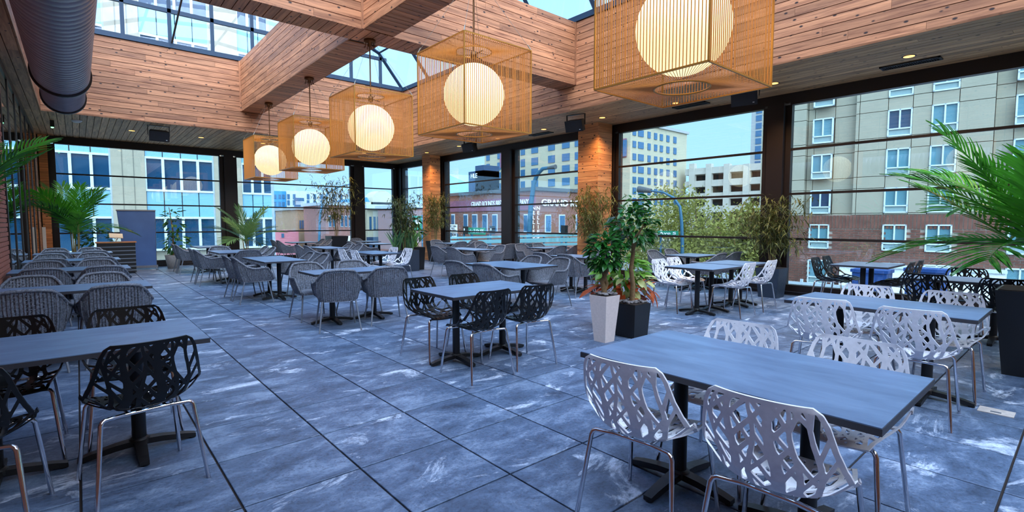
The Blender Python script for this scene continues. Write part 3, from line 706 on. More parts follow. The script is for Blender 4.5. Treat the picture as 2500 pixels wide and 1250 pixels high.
def wicker_chair(x, y, rz, mat, lab, grp):
    c = empty('wicker_armchair', (x, y, 0), rz, label=lab, cat='chair', group=grp)
    link('woven_shell', WSH, 'wicker_grey', c); link('rim', WRIM, 'wicker_grey', c); link('seat', WSEAT, 'wicker_grey', c); [link('back_post', q, 'wicker_grey', c) for q in WPOST]
    for k in WLEG: link('leg', WLEG[k], 'grey_tube', c)
    return c
BL, WH, WK = 'black', 'white', 'wicker'
STY = {BL: 'black branch-lattice chair', WH: 'white branch-lattice chair', WK: 'grey woven armchair'}
FACE = {'N': PI, 'S': 0, 'E': PI / 2, 'W': -PI / 2}   # side of the table the chair stands at (N = +y); it faces the table
def setting(rect, tlab, desc, style, seats):
    """seats: (side, position along that side, offset from edge, label for that seat, twist)"""
    x0, x1, y0, y1 = rect; table(x0, x1, y0, y1, tlab)
    for side, pos, off, slab, tw in seats:
        if side == 'N': p = (pos, y1 + off)
        elif side == 'S': p = (pos, y0 - off)
        elif side == 'E': p = (x1 + off, pos)
        else: p = (x0 - off, pos)
        f = lattice_chair if style != WK else wicker_chair
        lab = '%s, %s of the %s' % (STY[style], slab, desc)
        f(p[0], p[1], FACE[side] + R(tw), {'black': 'black_plastic', 'white': 'white_plastic', 'wicker': None}[style], lab, '%ss' % STY[style])

setting((-.74, .58, 3.47, 4.29), 'grey dining table at the left edge with black lattice chairs, nearest table on the left', 'nearest left table', BL,
        [('S', .22, .055, 'near right seat', 8), ('S', -.43, .16, 'near left seat, cut by the picture edge', -6), ('N', .24, -.06, 'far right seat', 0), ('N', -.36, -.06, 'far left seat', 0)])
setting((2.61, 3.83, 3.86, 4.66), 'grey dining table in the middle of the floor with four black lattice chairs', 'middle table', BL,
        [('N', 2.84, -.08, 'far left seat', 6), ('N', 3.42, -.08, 'far right seat', 0), ('S', 2.81, .085, 'near left seat', 0), ('S', 3.41, .06, 'near right seat', -6)])
setting((2.03, 2.87, .44, 1.79), 'large grey dining table in the right foreground with white lattice chairs', 'foreground right table', WH,
        [('W', 1.36, -.02, 'near left seat', 6), ('W', .75, -.02, 'near right seat', 3), ('E', 1.38, -.10, 'far left seat', 0), ('E', .78, -.10, 'far right seat', 0)])
setting((4.82, 5.58, .52, 1.82), 'grey dining table with white lattice chairs behind the foreground right table', 'second right table', WH,
        [('W', 1.46, .07, 'near left seat', 10), ('W', .84, .13, 'near right seat', 3), ('E', 1.42, -.08, 'far left seat', 0), ('E', .80, -.08, 'far right seat', 0)])
setting((7.87, 8.6, .45, 1.6), 'grey dining table with black lattice chairs partly behind the big palm pot', 'table by the palm pot', BL,
        [('W', 1.30, .05, 'near left seat', 0), ('W', .62, .05, 'near right seat', 0), ('E', 1.10, .05, 'far seat', 0)])
setting((9.45, 10.52, 2.08, 2.88), 'grey dining table with black lattice chairs against the right windows', 'window table facing the brick building', BL,
        [('N', 9.66, .02, 'nearer left seat', 0), ('N', 10.2, .02, 'farther left seat', 0), ('S', 9.68, -.02, 'nearer right seat', 0), ('S', 10.28, -.02, 'farther right seat', 0)])
setting((7.04, 8.08, 3.66, 4.46), 'grey dining table with white lattice chairs left of the dark bamboo pot', 'white-chair table by the dark bamboo pot', WH,
        [('N', 7.28, .0, 'near left seat', 0), ('N', 7.85, .08, 'far left seat', 0), ('S', 7.62, .02, 'near right seat', 0)])
setting((8.16, 9.1, 3.66, 4.46), 'grey dining table joined behind the white-chair table near the bamboo pot', 'joined table by the bamboo pot', WH, [('S', 8.45, .0, 'only seat, right', 0)])
setting((9.5, 10.5, 5.28, 6.02), 'grey dining table with woven armchairs in front of the autumn tree', 'window table before the autumn tree', WK,
        [('N', 9.66, .1, 'near left seat', 0), ('N', 10.34, .1, 'far left seat', 0), ('S', 9.72, .1, 'near right seat', 0), ('S', 10.36, .1, 'far right seat', 0)])
for i, (y0, y1, nm) in enumerate(((6.77, 7.48, 'first'), (9.62, 10.40, 'second'), (12.05, 12.85, 'third'), (14.85, 15.65, 'fourth'))):
    d_ = '%s woven-chair table along the left wall' % nm
    setting((-.76, .60, y0, y1), 'narrow grey table along the left wall, %s behind the black-chair table' % nm, d_, WK,
            [('S', .27, .15, 'near right seat', 0), ('S', -.38, .15, 'near left seat', 0), ('N', .22, .14, 'far right seat', 0), ('N', -.42, .14, 'far left seat', 0)])
setting((2.37, 3.72, 6.78, 7.46), 'grey dining table with four woven armchairs left of the middle table', 'woven-chair table left of centre', WK,
        [('S', 2.63, .10, 'near left seat', -15), ('S', 3.33, .12, 'near right seat', -15), ('N', 2.62, .12, 'far left seat', 0), ('N', 3.34, .12, 'far right seat', 0)])
setting((2.46, 3.2, 9.5, 11.1), 'long grey table with woven armchairs, behind and left of the left-of-centre table', 'long table on the left aisle', WK,
        [('W', 9.85, .1, 'near left seat', 0), ('W', 10.55, .1, 'far left seat', 0), ('E', 9.85, .14, 'near right seat', 0), ('E', 10.65, .14, 'far right seat', 0)])
setting((2.40, 3.2, 12.9, 14.3), 'long grey table with woven armchairs in front of the low palm', 'table before the low palm', WK,
        [('W', 13.25, .1, 'near left seat', 0), ('W', 13.9, .1, 'far left seat', 0), ('E', 13.3, .14, 'near right seat', 0), ('E', 13.95, .14, 'far right seat', 0), ('N', 2.75, .15, 'end seat by the palm', 0), ('S', 2.9, .2, 'end seat toward the camera', 0)])
setting((2.5, 3.3, 16.2, 17.5), 'grey table farthest back left near the rolled screen', 'farthest back left table', WK, [('W', 16.5, .15, 'near seat', 0), ('W', 17.2, .15, 'far seat', 0)])
setting((4.88, 5.58, 10.35, 11.65), 'grey dining table with white lattice chairs in front of the blue planter', 'white-chair table by the blue planter', WH,
        [('W', 10.6, .05, 'near left seat', 0), ('W', 11.3, .05, 'far left seat', 0), ('E', 10.6, .05, 'near right seat', 0), ('E', 11.3, .05, 'far right seat', 0)])
setting((4.96, 5.58, 13.3, 14.7), 'grey table with woven armchairs in front of the black tapered bamboo planter', 'table before the black bamboo planter', WK,
        [('W', 13.6, .1, 'near left seat', 0), ('W', 14.3, .1, 'far left seat', 0), ('E', 13.6, .14, 'near right seat', 0), ('E', 14.3, .14, 'far right seat', 0)])
setting((5.55, 6.45, 18.0, 18.8), 'grey table at the back windows left of the black bamboo planter', 'table at the back windows', WK,
        [('W', 18.05, .12, 'near left seat', 0), ('W', 18.7, .12, 'far left seat', 0), ('E', 18.05, .12, 'near right seat', 0), ('E', 18.7, .12, 'far right seat', 0)])
setting((7.1, 7.8, 15.0, 16.0), 'grey table behind the tall blade plants, left of the blue planter', 'table left of the blade plants', WK, [('W', 15.12, .12, 'near seat', 0), ('W', 15.82, .12, 'far seat', 0)])
setting((7.75, 8.5, 17.3, 18.2), 'grey table by the narrow back window pane', 'table by the narrow back window', WK, [('N', 8.1, .12, 'only seat', 0)])
setting((4.97, 5.9, 5.70, 7.02), 'grey dining table with four woven armchairs just behind the middle table', 'woven-chair table behind the middle table', WK,
        [('W', 6.0, .12, 'near left seat', 8), ('W', 6.75, .12, 'far left seat', 8), ('E', 6.05, .14, 'near right seat', 0), ('E', 6.75, .14, 'far right seat', 0)])
setting((7.45, 8.15, 10.1, 11.6), 'long grey table with woven armchairs on the right aisle', 'long table on the right aisle', WK,
        [('W', 10.45, .14, 'near left seat', 0), ('W', 11.2, .14, 'far left seat', 0), ('E', 10.45, .14, 'near right seat', 0), ('E', 11.2, .14, 'far right seat', 0)])
setting((7.5, 8.2, 6.5, 7.5), 'grey table with woven armchairs left of the leafy planters', 'table left of the leafy planters', WK, [('W', 6.65, .12, 'near seat', 0), ('W', 7.34, .12, 'far seat', 0), ('E', 7.0, .14, 'right seat', 0)])
setting((9.2, 10.1, 13.75, 14.7), 'grey table at the right windows beside the far cedar pier', 'window table beside the far cedar pier', WK,
        [('N', 9.5, .12, 'left seat', 0), ('E', 14.2, .1, 'window seat', 0), ('S', 9.33, .12, 'near right seat', 0), ('S', 10.0, .12, 'far right seat', 0)])
setting((9.3, 10.1, 11.3, 12.2), 'grey table at the right windows in front of the black mullion pier', 'window table at the black mullion pier', WK,
        [('N', 9.55, .12, 'left seat', 0), ('S', 9.33, .12, 'near right seat', 0), ('S', 10.0, .12, 'far right seat', 0)])
setting((9.45, 10.4, 9.6, 10.35), 'grey table at the right windows left of the first cedar pier', 'window table left of the first cedar pier', WK,
        [('N', 9.6, .12, 'near left seat', 0), ('N', 10.28, .12, 'far left seat', 0), ('S', 9.6, .12, 'near right seat', 0), ('S', 10.28, .12, 'far right seat', 0)])

# ------------------------------------------------------------------ plants
def leaf_mesh(name, L_, w, fold=.25, droop=.25, n=5):
    m = MB(); vs = []; fs = []
    for k in range(n + 1):
        t = k / n; ww = w * math.sin(PI * min(1, t * .92 + .06)) ** .8 * (1 if t < 1 else 0.05); y = L_ * t; z = -droop * L_ * t * t
        vs += [(-ww / 2, y, z + fold * ww * .5), (0, y, z), (ww / 2, y, z + fold * ww * .5)]
    for k in range(n): fs += [(k * 3, k * 3 + 1, k * 3 + 4, k * 3 + 3), (k * 3 + 1, k * 3 + 2, k * 3 + 5, k * 3 + 4)]
    m.add(vs, fs, True); return m.mesh(name)
def frond_mesh(L_, nl, ll, rise, droop, lw=.028, seed=0):
    rnd = random.Random(seed); m = MB(); pts = []
    for k in range(13):
        t = k / 12; pts.append(Vector((0, L_ * t * (1 - .12 * droop * t), rise * t - droop * t * t * L_ * .55)))
    m.tube(pts, [.011 * (1 - .8 * k / 12) for k in range(13)], 5)
    for k in range(nl):
        t = .16 + .84 * k / (nl - 1); i = min(int(t * 12), 11); f = t * 12 - i; p = pts[i].lerp(pts[i + 1], f); d = (pts[i + 1] - pts[i]).normalized()
        up = Vector((1, 0, 0)).cross(d).normalized(); l = ll * (.45 + .55 * math.sin(PI * (t * .8 + .12))) * rnd.uniform(.9, 1.1)
        for s_ in (-1, 1):
            ang = R(62 - 38 * t) + rnd.uniform(-.08, .08); q = (d * math.cos(ang) + Vector((s_, 0, 0)) * math.sin(ang) + up * .22).normalized(); wv = q.cross(up).normalized() * lw * .5; dn = Vector((0, 0, -1))
            vs = []
            for j, (tt_, ww) in enumerate(((0, .35), (.3, 1), (.65, .8), (1, .03))):
                c = p + q * l * tt_ + dn * (.20 * l * tt_ * tt_); vs += [c - wv * ww, c + up * -.004, c + wv * ww]
            fs = []
            for j in range(3): fs += [(j * 3, j * 3 + 1, j * 3 + 4, j * 3 + 3), (j * 3 + 1, j * 3 + 2, j * 3 + 5, j * 3 + 4)]
            m.add(vs, fs, True)
    return m.mesh('frond')
FR = [frond_mesh(1.2, 24, .50, .75, .60, .034, 1), frond_mesh(1.05, 22, .46, .95, .40, .034, 2), frond_mesh(1.25, 25, .52, .45, .70, .032, 3)]
FRS = [frond_mesh(.8, 22, .22, .4, .6, .014, 4), frond_mesh(.75, 20, .2, .55, .45, .014, 5)]
def square_pot(p, w0, w1, h, mat, name='pot', rim=True):
    m = MB(); m.frustum(0, 0, 0, h, w0, w0, w1, w1)
    o = m.build(name, mat, p)
    MB().box(-w1 + .015, w1 - .015, -w1 + .015, w1 - .015, h - .002, h + .006).build('soil', 'soil', p)
    return o
def round_pot(p, prof, mat):
    MB().lathe(prof, 28).build('pot', mat, p); r_, h = prof[-1]; MB().lathe([(.001, h - .03), (r_ * .95, h - .03)], 24).build('soil', 'soil', p)
def pebbles(p, w, z, n):
    st = MB().lathe([(.001, -.5), (.7, -.35), (1, 0), (.7, .35), (.001, .5)], 8).mesh('pebble')
    for k in range(n): s_ = random.uniform(.018, .034); link('pebble', st, 'pebble', p, (random.uniform(-w, w), random.uniform(-w, w), z + random.uniform(0, .012)), (random.uniform(-.3, .3), random.uniform(-.3, .3), random.uniform(0, 6)), (s_ * 1.3, s_, s_))
def bamboo(p, z0, H, spread, nstem, nleaf, seed, lmin=.10, lmax=.2):
    rnd = random.Random(seed); fo = MB()
    for k in range(nstem):
        a = rnd.uniform(0, 2 * PI); b = rnd.uniform(.0, .07); top = Vector((math.cos(a) * spread * rnd.uniform(.2, .8), math.sin(a) * spread * rnd.uniform(.2, .8), z0 + H * rnd.uniform(.8, 1.0)))
        bot = Vector((math.cos(a) * b, math.sin(a) * b, z0)); mid = bot.lerp(top, .5) + Vector((0, 0, H * .05)) - Vector((math.cos(a), math.sin(a), 0)) * spread * .12
        pts = [bot.lerp(mid, t) if t < 1 else mid for t in (0, .5, 1)] + [mid.lerp(top, t) for t in (.5, 1)]
        MB().tube(pts, [.008, .0075, .006, .005, .003], 6).build('stem', 'bamboo_stem', p)
        for q in range(nleaf // nstem):
            t = rnd.uniform(.32, 1.02); c = bot.lerp(top, min(t, 1)) + Vector((rnd.gauss(0, 1), rnd.gauss(0, 1), rnd.gauss(0, .4))) * spread * .34
            for w in range(3):
                th = rnd.uniform(0, 2 * PI); el = rnd.uniform(-1.0, .35); d = Vector((math.cos(th) * math.cos(el), math.sin(th) * math.cos(el), math.sin(el))); l = rnd.uniform(lmin, lmax)
                sd = d.cross(Vector((0, 0, 1))).normalized() * rnd.uniform(.006, .011)
                if p.location.x + c.x + d.x * l > 10.58 or p.location.y + c.y + d.y * l > 19.8: continue
                m_ = c + d * l * .45 + Vector((0, 0, .008))
                e_ = c + d * l + Vector((0, 0, -.03)); fo.add([c, m_ - sd * 1.5, e_, m_ + sd * 1.5], [(0, 1, 2, 3)])
    fo.build('foliage', 'bamboo_leaf', p, kind='stuff')
FIC = leaf_mesh('leaf', .115, .052, .35, .25); BRO = leaf_mesh('leaf', .34, .13, .3, .5, 6); CRO = leaf_mesh('leaf', .17, .078, .3, .35, 5)
def leaves(p, me, mat, c, rad, n, seed, bias=.3):
    rnd = random.Random(seed)
    for k in range(n):
        v = Vector((rnd.gauss(0, 1), rnd.gauss(0, 1), rnd.gauss(0, 1))).normalized(); r_ = rnd.uniform(.45, 1) ** .6
        q = Vector(c) + Vector((v.x * rad[0], v.y * rad[1], v.z * rad[2])) * r_
        rz = math.atan2(v.y, v.x) - PI / 2 + rnd.uniform(-.7, .7); el = rnd.uniform(-.7, .5) + v.z * .5
        s_ = rnd.uniform(.75, 1.2); link('leaf', me, mat, p, q, (el, rnd.uniform(-.5, .5), rz), (s_, s_, s_))
def palm(x, y, z0, fronds, lab, meshes, seed, stems=4, mat='palm_leaf', potf=None, stemh=.35, rot=None, spread=.5):
    rnd = random.Random(seed); p = empty('potted_palm', (x, y, 0), label=lab, cat='plant', group='potted palms')
    if potf: potf(p)
    for k in range(stems):
        a = 2 * PI * k / stems + .4; MB().tube([(math.cos(a) * .06, math.sin(a) * .06, z0), (math.cos(a) * .10, math.sin(a) * .10, z0 + stemh)], [.018, .012], 7).build('stem', 'bamboo_stem', p)
    for k in range(fronds):
        a = 2 * PI * k / fronds + rnd.uniform(-.25, .25) if rot is None else rot[k % len(rot)] + rnd.uniform(-.12, .12)
        s_ = rnd.uniform(.8, 1.15); link('frond', meshes[k % len(meshes)], mat, p, (math.sin(-a) * -.05, math.cos(a) * .05, z0 + stemh * rnd.uniform(.5, 1.05)), (rnd.uniform(-.1, .75), rnd.uniform(-.2, .2), a), (s_, s_, s_))
    return p
# big palm at the right edge
pp = palm(6.78, .30, .78, 20, 'large feathery palm in a tall black pot at the right edge', FR, 21, 6, potf=lambda p: (MB().frustum(0, 0, 0, .80, .225, .225, .30, .30).build('pot', 'black_pot', p), MB().box(-.28, .28, -.28, .28, .79, .806).build('soil', 'soil', p)), stemh=.5)
# dark bamboo pot by the right wall
p = empty('potted_bamboo', (10.08, 4.05, 0), label='bamboo in a tall dark ridged pot before the right window pier', cat='plant', group='potted bamboos')
square_pot(p, .17, .215, .56, 'blue_pot'); bamboo(p, .56, 1.30, .62, 9, 520, 3, .12, .24)
# white tapered pot with braided ficus
p = empty('potted_ficus', (4.77, 3.83, 0), label='short ficus tree in a white tapered square pot', cat='plant', group='ficus trees')
square_pot(p, .085, .13, .56, 'white_pot'); pebbles(p, .10, .575, 30)
MB().tube([(.01, 0, .55), (-.02, .02, .72), (.02, -.01, .86), (-.005, .01, 1.02)], [.034, .026, .026, .02], 10).build('trunk', 'bark', p); MB().tube([(-.02, .01, .55), (.03, -.01, .7), (-.02, .02, .84), (.01, 0, 1.0)], [.025, .022, .02, .016], 8).build('trunk', 'bark', p)
leaves(p, FIC, 'ficus_leaf', (0, 0, 1.08), (.20, .20, .22), 270, 5)
p = empty('potted_ficus', (5.25, 3.78, 0), label='tall ficus tree in a black square pot with grey pebbles', cat='plant', group='ficus trees')
square_pot(p, .14, .165, .42, 'black_pot'); pebbles(p, .13, .435, 46)
MB().tube([(0, 0, .42), (.015, 0, .65), (-.02, .01, .85), (.01, 0, 1.05), (0, 0, 1.30)], [.036, .030, .027, .025, .018], 10).build('trunk', 'bark', p)
for a in range(5): th = a * 1.26; MB().tube([(0, 0, 1.05 + .04 * a), (.12 * math.cos(th), .12 * math.sin(th), 1.25 + .03 * a), (.22 * math.cos(th), .22 * math.sin(th), 1.42)], [.012, .009, .005], 6).build('branch', 'bark', p)
leaves(p, FIC, 'ficus_leaf', (0, 0, 1.38), (.29, .29, .25), 290, 6); leaves(p, FIC, 'ficus_leaf', (.03, 0, 1.70), (.12, .12, .14), 26, 8)
# striped planter of mixed foliage behind them
p = empty('mixed_planter', (5.55, 4.15, 0), label='striped round planter of red croton and lime leaves behind the ficus pots', cat='plant')
round_pot(p, [(.001, 0), (.14, 0), (.20, .2), (.21, .40)], 'black_pot')
for k in range(20): th = 2 * PI * k / 20; MB().tube([(.145 * math.cos(th), .145 * math.sin(th), .01), (.203 * math.cos(th), .203 * math.sin(th), .2), (.213 * math.cos(th), .213 * math.sin(th), .39)], .005, 4).build('stripe', 'white_paint', p)
leaves(p, CRO, 'croton_leaf', (0, 0, .52), (.42, .42, .16), 110, 9); leaves(p, CRO, 'lime_leaf', (0, .05, .80), (.32, .32, .20), 110, 10); leaves(p, CRO, 'variegated_leaf', (0, -.1, .62), (.28, .28, .16), 36, 12)
# bamboo beside the first cedar pier
p = empty('potted_bamboo', (9.80, 8.2, 0), label='bamboo in a black pot against the first cedar pier', cat='plant', group='potted bamboos')
square_pot(p, .17, .22, .62, 'black_pot'); bamboo(p, .62, 1.75, .62, 9, 560, 13, .12, .24)
# far cedar pier group
p = empty('potted_bamboo', (9.98, 15.85, 0), label='bamboo in a black pot standing before the far cedar pier', cat='plant', group='potted bamboos')
square_pot(p, .2, .28, .75, 'black_pot'); bamboo(p, .75, 1.75, .55, 8, 560, 14)
p = empty('potted_dracaena', (9.55, 16.75, 0), label='dracaena with bare canes in a round concrete pot by the far pier', cat='plant')
round_pot(p, [(.001, 0), (.18, 0), (.24, .12), (.23, .34)], 'concrete_pot')
for k in range(3):
    a = k * 2.1; hh = .9 + .25 * k; MB().tube([(.05 * math.cos(a), .05 * math.sin(a), .3), (.09 * math.cos(a), .09 * math.sin(a), hh)], .022, 7).build('cane', 'bark', p); leaves(p, BRO, 'bush_leaf', (.1 * math.cos(a), .1 * math.sin(a), hh + .1), (.14, .14, .12), 16, 30 + k)
# blue box planter with blade plants
p = empty('box_planter', (7.2, 13.2, 0), label='dark blue box planter holding blade plants and bamboo', cat='planter')
MB().box(-.42, .42, -.16, .16, 0, .62).build('box', 'blue_pot', p); MB().box(-.40, .40, -.14, .14, .61, .626).build('soil', 'soil', p)
bl = MB()
BLADE = leaf_mesh('leaf', .75, .06, .5, .12, 6)
for k in range(34): link('leaf', BLADE, 'blade_leaf', p, (random.uniform(-.36, .3), random.uniform(-.1, .1), .62), (R(random.uniform(55, 88)), 0, random.uniform(0, 6.28)), (1, random.uniform(.7, 1.1), 1))
bamboo(p, .62, 1.65, .42, 6, 420, 15)
p = empty('blade_plant', (7.75, 13.5, 0), label='spiky yellow-green blade plant in a tall black pot right of the blue planter', cat='plant')
square_pot(p, .19, .22, .68, 'black_pot')
for k in range(26): link('leaf', BLADE, 'lime_leaf' if k % 3 else 'blade_leaf', p, (random.uniform(-.1, .1), random.uniform(-.1, .1), .67), (R(random.uniform(50, 86)), 0, random.uniform(0, 6.28)), (1.1, random.uniform(.7, 1.15), 1))
# bamboo in the black tapered planter at the back windows
p = empty('potted_bamboo', (7.35, 18.6, 0), label='slender bamboo in a black flared pot at the back windows', cat='plant', group='potted bamboos')
square_pot(p, .22, .32, .92, 'black_pot'); bamboo(p, .92, 2.1, .75, 8, 560, 16, .14, .28)
# back left corner greenery
palm(-.05, 17.3, .45, 14, 'broad arching palm in the back left corner', FR, 22, 5, potf=lambda p: round_pot(p, [(.001, 0), (.2, 0), (.28, .25), (.28, .48)], 'concrete_pot'), stemh=1.0)
p = empty('shrub', (.42, 18.75, 0), label='dense dark green shrub right of the corner palm', cat='plant'); round_pot(p, [(.001, 0), (.18, 0), (.24, .3)], 'black_pot'); leaves(p, CRO, 'bush_leaf', (0, 0, .85), (.36, .36, .55), 170, 23)
palm(-.60, 5.05, .70, 7, 'palm against the left wall, its fronds reaching into the left picture edge', FRS, 24, 3, potf=lambda p: square_pot(p, .15, .18, .70, 'black_pot'), stemh=1.05, rot=[-.5, -.15, -.8, .05, -2.4, -1.3, -.35])
palm(4.2, 18.35, .55, 12, 'low spreading palm before the back left window pier', FR, 25, 3, mat='blade_leaf', potf=lambda p: round_pot(p, [(.001, 0), (.2, 0), (.26, .3), (.26, .55)], 'black_pot'), stemh=.3)
p = empty('potted_tree', (2.22, 18.75, 0), label='dark leafy plant in a ribbed concrete pot beside the rolled screen', cat='plant')
round_pot(p, [(.001, 0), (.15, 0), (.22, .42)], 'concrete_pot'); MB().tube([(0, 0, .4), (.03, 0, 1.1), (-.05, 0, 1.9)], [.03, .02, .008], 7).build('trunk', 'bark', p)
leaves(p, CRO, 'bush_leaf', (.12, 0, .75), (.36, .3, .3), 90, 26); leaves(p, CRO, 'bush_leaf', (.05, 0, 1.45), (.26, .26, .42), 60, 27)

# ------------------------------------------------------------------ screen, console, floor plate
s_ = empty('rolled_screen', (1.40, 18.9, 0), R(-8), label='freestanding blue-grey pull-up screen near the back left windows', cat='screen')
sc_ = MB(); sc_.add([(-.36, 0, .10), (.40, 0, .10), (.42, 0, 1.78), (-.50, 0, 1.78), (-.36, .02, .10), (.40, .02, .10), (.42, .02, 1.78), (-.50, .02, 1.78)], [(0, 1, 2, 3), (7, 6, 5, 4), (0, 4, 5, 1), (3, 2, 6, 7), (0, 3, 7, 4), (1, 5, 6, 2)]); sc_.build('fabric', 'screen_fabric', s_)
MB().box(-.52, .44, -.015, .035, 1.77, 1.81).build('top_bar', 'grey_tube', s_); MB().tube([(-.36, .03, .06), (-.5, .03, 1.8)], .012, 6).tube([(.40, .03, .06), (.42, .03, 1.8)], .012, 6).build('side_rails', 'grey_tube', s_); MB().box(-.40, .44, -.06, .08, .05, .12).build('base', 'grey_tube', s_)
for x in (-.3, .42): MB().tube([(x, -.32, .012), (x, 0, .05), (x, .32, .012)], .012, 6).build('foot', 'grey_tube', s_)
c_ = empty('host_console', (.80, 17.9, 0), label='black slatted console with a wooden top in the back left corner', cat='console')
MB().box(-.42, .42, -.2, .2, .03, .86).build('body', 'black_paint', c_); MB().box(-.45, .45, -.23, .23, .86, .89).build('top', 'column_wood_x', c_)
for k in range(7): MB().box(-.42, .42, -.222, -.2, .08 + k * .11, .105 + k * .11).build('slat', 'grey_tube', c_)
MB().box(-.09, .09, -.04, .04, .89, .90).tube([(0, 0, .9), (.05, .02, 1.0)], .012, 6).quadbox((-.14, -.06, 1.0), (.16, -.06, .98), (.16, .10, 1.1), (-.14, .10, 1.12), (0, -.01, .012)).build('tablet_stand', 'white_paint', label='small white tablet on a stand on the console', cat='tablet').location = (.80, 17.9, 0)
h_ = empty('floor_hatch', (5.20, .43, 0), label='small metal floor hatch at the right edge of the floor', cat='hatch')
MB().box(-.075, .075, -.10, .10, .0, .006).build('plate', 'concrete_pot', h_); MB().box(-.04, -.02, -.03, .03, .006, .010).build('handle', 'grey_tube', h_)

# ------------------------------------------------------------------ the town outside
plain('office_spandrel', srgb(112, 162, 182), .3); plain('office_concrete', srgb(152, 145, 126), .85, var=.08, bscale=2); plain('frame_white', srgb(190, 202, 206), .5)
plain('office_glass', srgb(24, 60, 86), .06, spec=.5); plain('hotel_stucco', srgb(150, 146, 128), .9, var=.04, bscale=1); plain('hotel_joint', srgb(112, 110, 98), .9)
plain('hotel_pane', srgb(84, 128, 138), .08, spec=.8); plain('hotel_pane_dark', srgb(40, 62, 84), .06, spec=.8); plain('hotel_panel', srgb(126, 150, 150), .6)
plain('hotel_brick', srgb(104, 66, 54), .9, var=.3, bscale=3); plain('hotel_mortar', srgb(160, 148, 136), .95); plain('brewery_brick', srgb(126, 84, 70), .9, var=.15, bscale=4); plain('tower_beige', srgb(166, 160, 136), .9, var=.04, bscale=.5)
plain('tower_grey', srgb(150, 154, 152), .9); plain('window_dark', srgb(50, 92, 124), .1, spec=.8); plain('purple_panel', srgb(128, 78, 96), .6); plain('garage_concrete', srgb(168, 164, 152), .9); plain('garage_dark', srgb(74, 78, 80), .9)
plain('apartment_blue', srgb(48, 128, 178), .8); plain('apartment_white', srgb(186, 194, 200), .8); plain('tan_brick', srgb(160, 130, 104), .9); plain('rose_brick', srgb(150, 108, 100), .9); plain('cream_stone', srgb(184, 180, 156), .85); plain('slate_roof', srgb(58, 122, 164), .6)
plain('pole_teal', srgb(34, 84, 108), .6, 0); plain('sign_green', srgb(30, 128, 96), .5); plain('sign_white', srgb(226, 230, 230), .6); plain('asphalt', srgb(112, 118, 122), .9, var=.08, bscale=1); plain('navy_panel', srgb(34, 62, 92), .6); plain('pink_wall', srgb(206, 128, 138), .9); plain('bin_blue', srgb(22, 62, 122), .5); plain('teal_roof', srgb(150, 206, 206), .6)
GZ0 = -5.0
struct('ground', MB().box(-60, 200, -60, 240, GZ0 - .5, GZ0), 'asphalt')
def text(s_, mat, parent, loc, rot, width, height=None, name='lettering', gap=1.0):
    c = bpy.data.curves.new(name, 'FONT'); c.body = s_; c.extrude = .03; c.align_x = 'CENTER'; c.align_y = 'CENTER'; c.space_line = .92; c.offset = .012
    t = bpy.data.objects.new(name, c); COL.objects.link(t); bpy.context.view_layer.update()
    me = bpy.data.meshes.new_from_object(t.evaluated_get(bpy.context.evaluated_depsgraph_get())); bpy.data.objects.remove(t); bpy.data.curves.remove(c)
    xs = [v.co.x for v in me.vertices]; ys_ = [v.co.y for v in me.vertices]; k = width / (max(xs) - min(xs)) if width else height / (max(ys_) - min(ys_))
    k2 = height / (max(ys_) - min(ys_)) if height else k
    me.materials.clear(); o = link(name, me, mat, parent, loc, rot, (k, k2, k)); return o
# office block behind the back windows
OY = 42.0; X_ = lambda px: at_y(px, 415, OY).x; Z_ = lambda py: at_y(271, py, OY).z
ob = empty('office_building', (X_(400), OY, GZ0), label='pale blue glass and concrete office block behind the back left windows', cat='building')
def ox(nm, mat, x0, x1, y0, y1, z0, z1, par=None): return piece(nm, mat, ob, x0 - ob.location.x, x1 - ob.location.x, y0 - OY, y1 - OY, z0 - GZ0, z1 - GZ0)
zt, zb_, zt2 = Z_(378), Z_(461), Z_(531); pit = zt - zt2
xe = X_(664); x0 = X_(-60)
ox('wall', 'office_concrete', x0, xe, OY + .35, OY + 18, GZ0, zt + 6 * pit)
for a, b in ((271, 354), (522, 589)): ox('pier', 'office_concrete', X_(a), X_(b), OY - .1, OY + .4, GZ0, zt + 6 * pit)
for a in (298, 326): ox('pier_joint', 'hotel_joint', X_(a) - .02, X_(a) + .02, OY - .12, OY - .05, GZ0, zt + 6 * pit)
secs = [[-60, 10, 62, 115, 171, 223, 271], [354, 398, 442, 483, 522], [589, 615, 640, 664]]
for k in range(-1, 7):
    a, b = zb_ + k * pit, zt + k * pit
    for sc2 in secs:
        for p0, p1 in zip(sc2, sc2[1:]):
            xa, xb = X_(p0), X_(p1); ox('pane', 'office_glass', xa, xb, OY + .1, OY + .16, a, b); ox('spandrel', 'office_spandrel', xa + .03, xb - .03, OY + .02, OY + .3, b + .03, a + pit - .03)
            ox('mullion', 'frame_white', xa - .08, xa + .08, OY - .04, OY + .2, a, b)
        xa, xb = X_(sc2[0]), X_(sc2[-1])
        for zz in (a, b): ox('transom', 'frame_white', xa, xb, OY - .05, OY + .2, zz - .07, zz + .07)
        ox('mullion', 'frame_white', xb - .1, xb + .08, OY - .05, OY + .2, GZ0, a + pit)
    
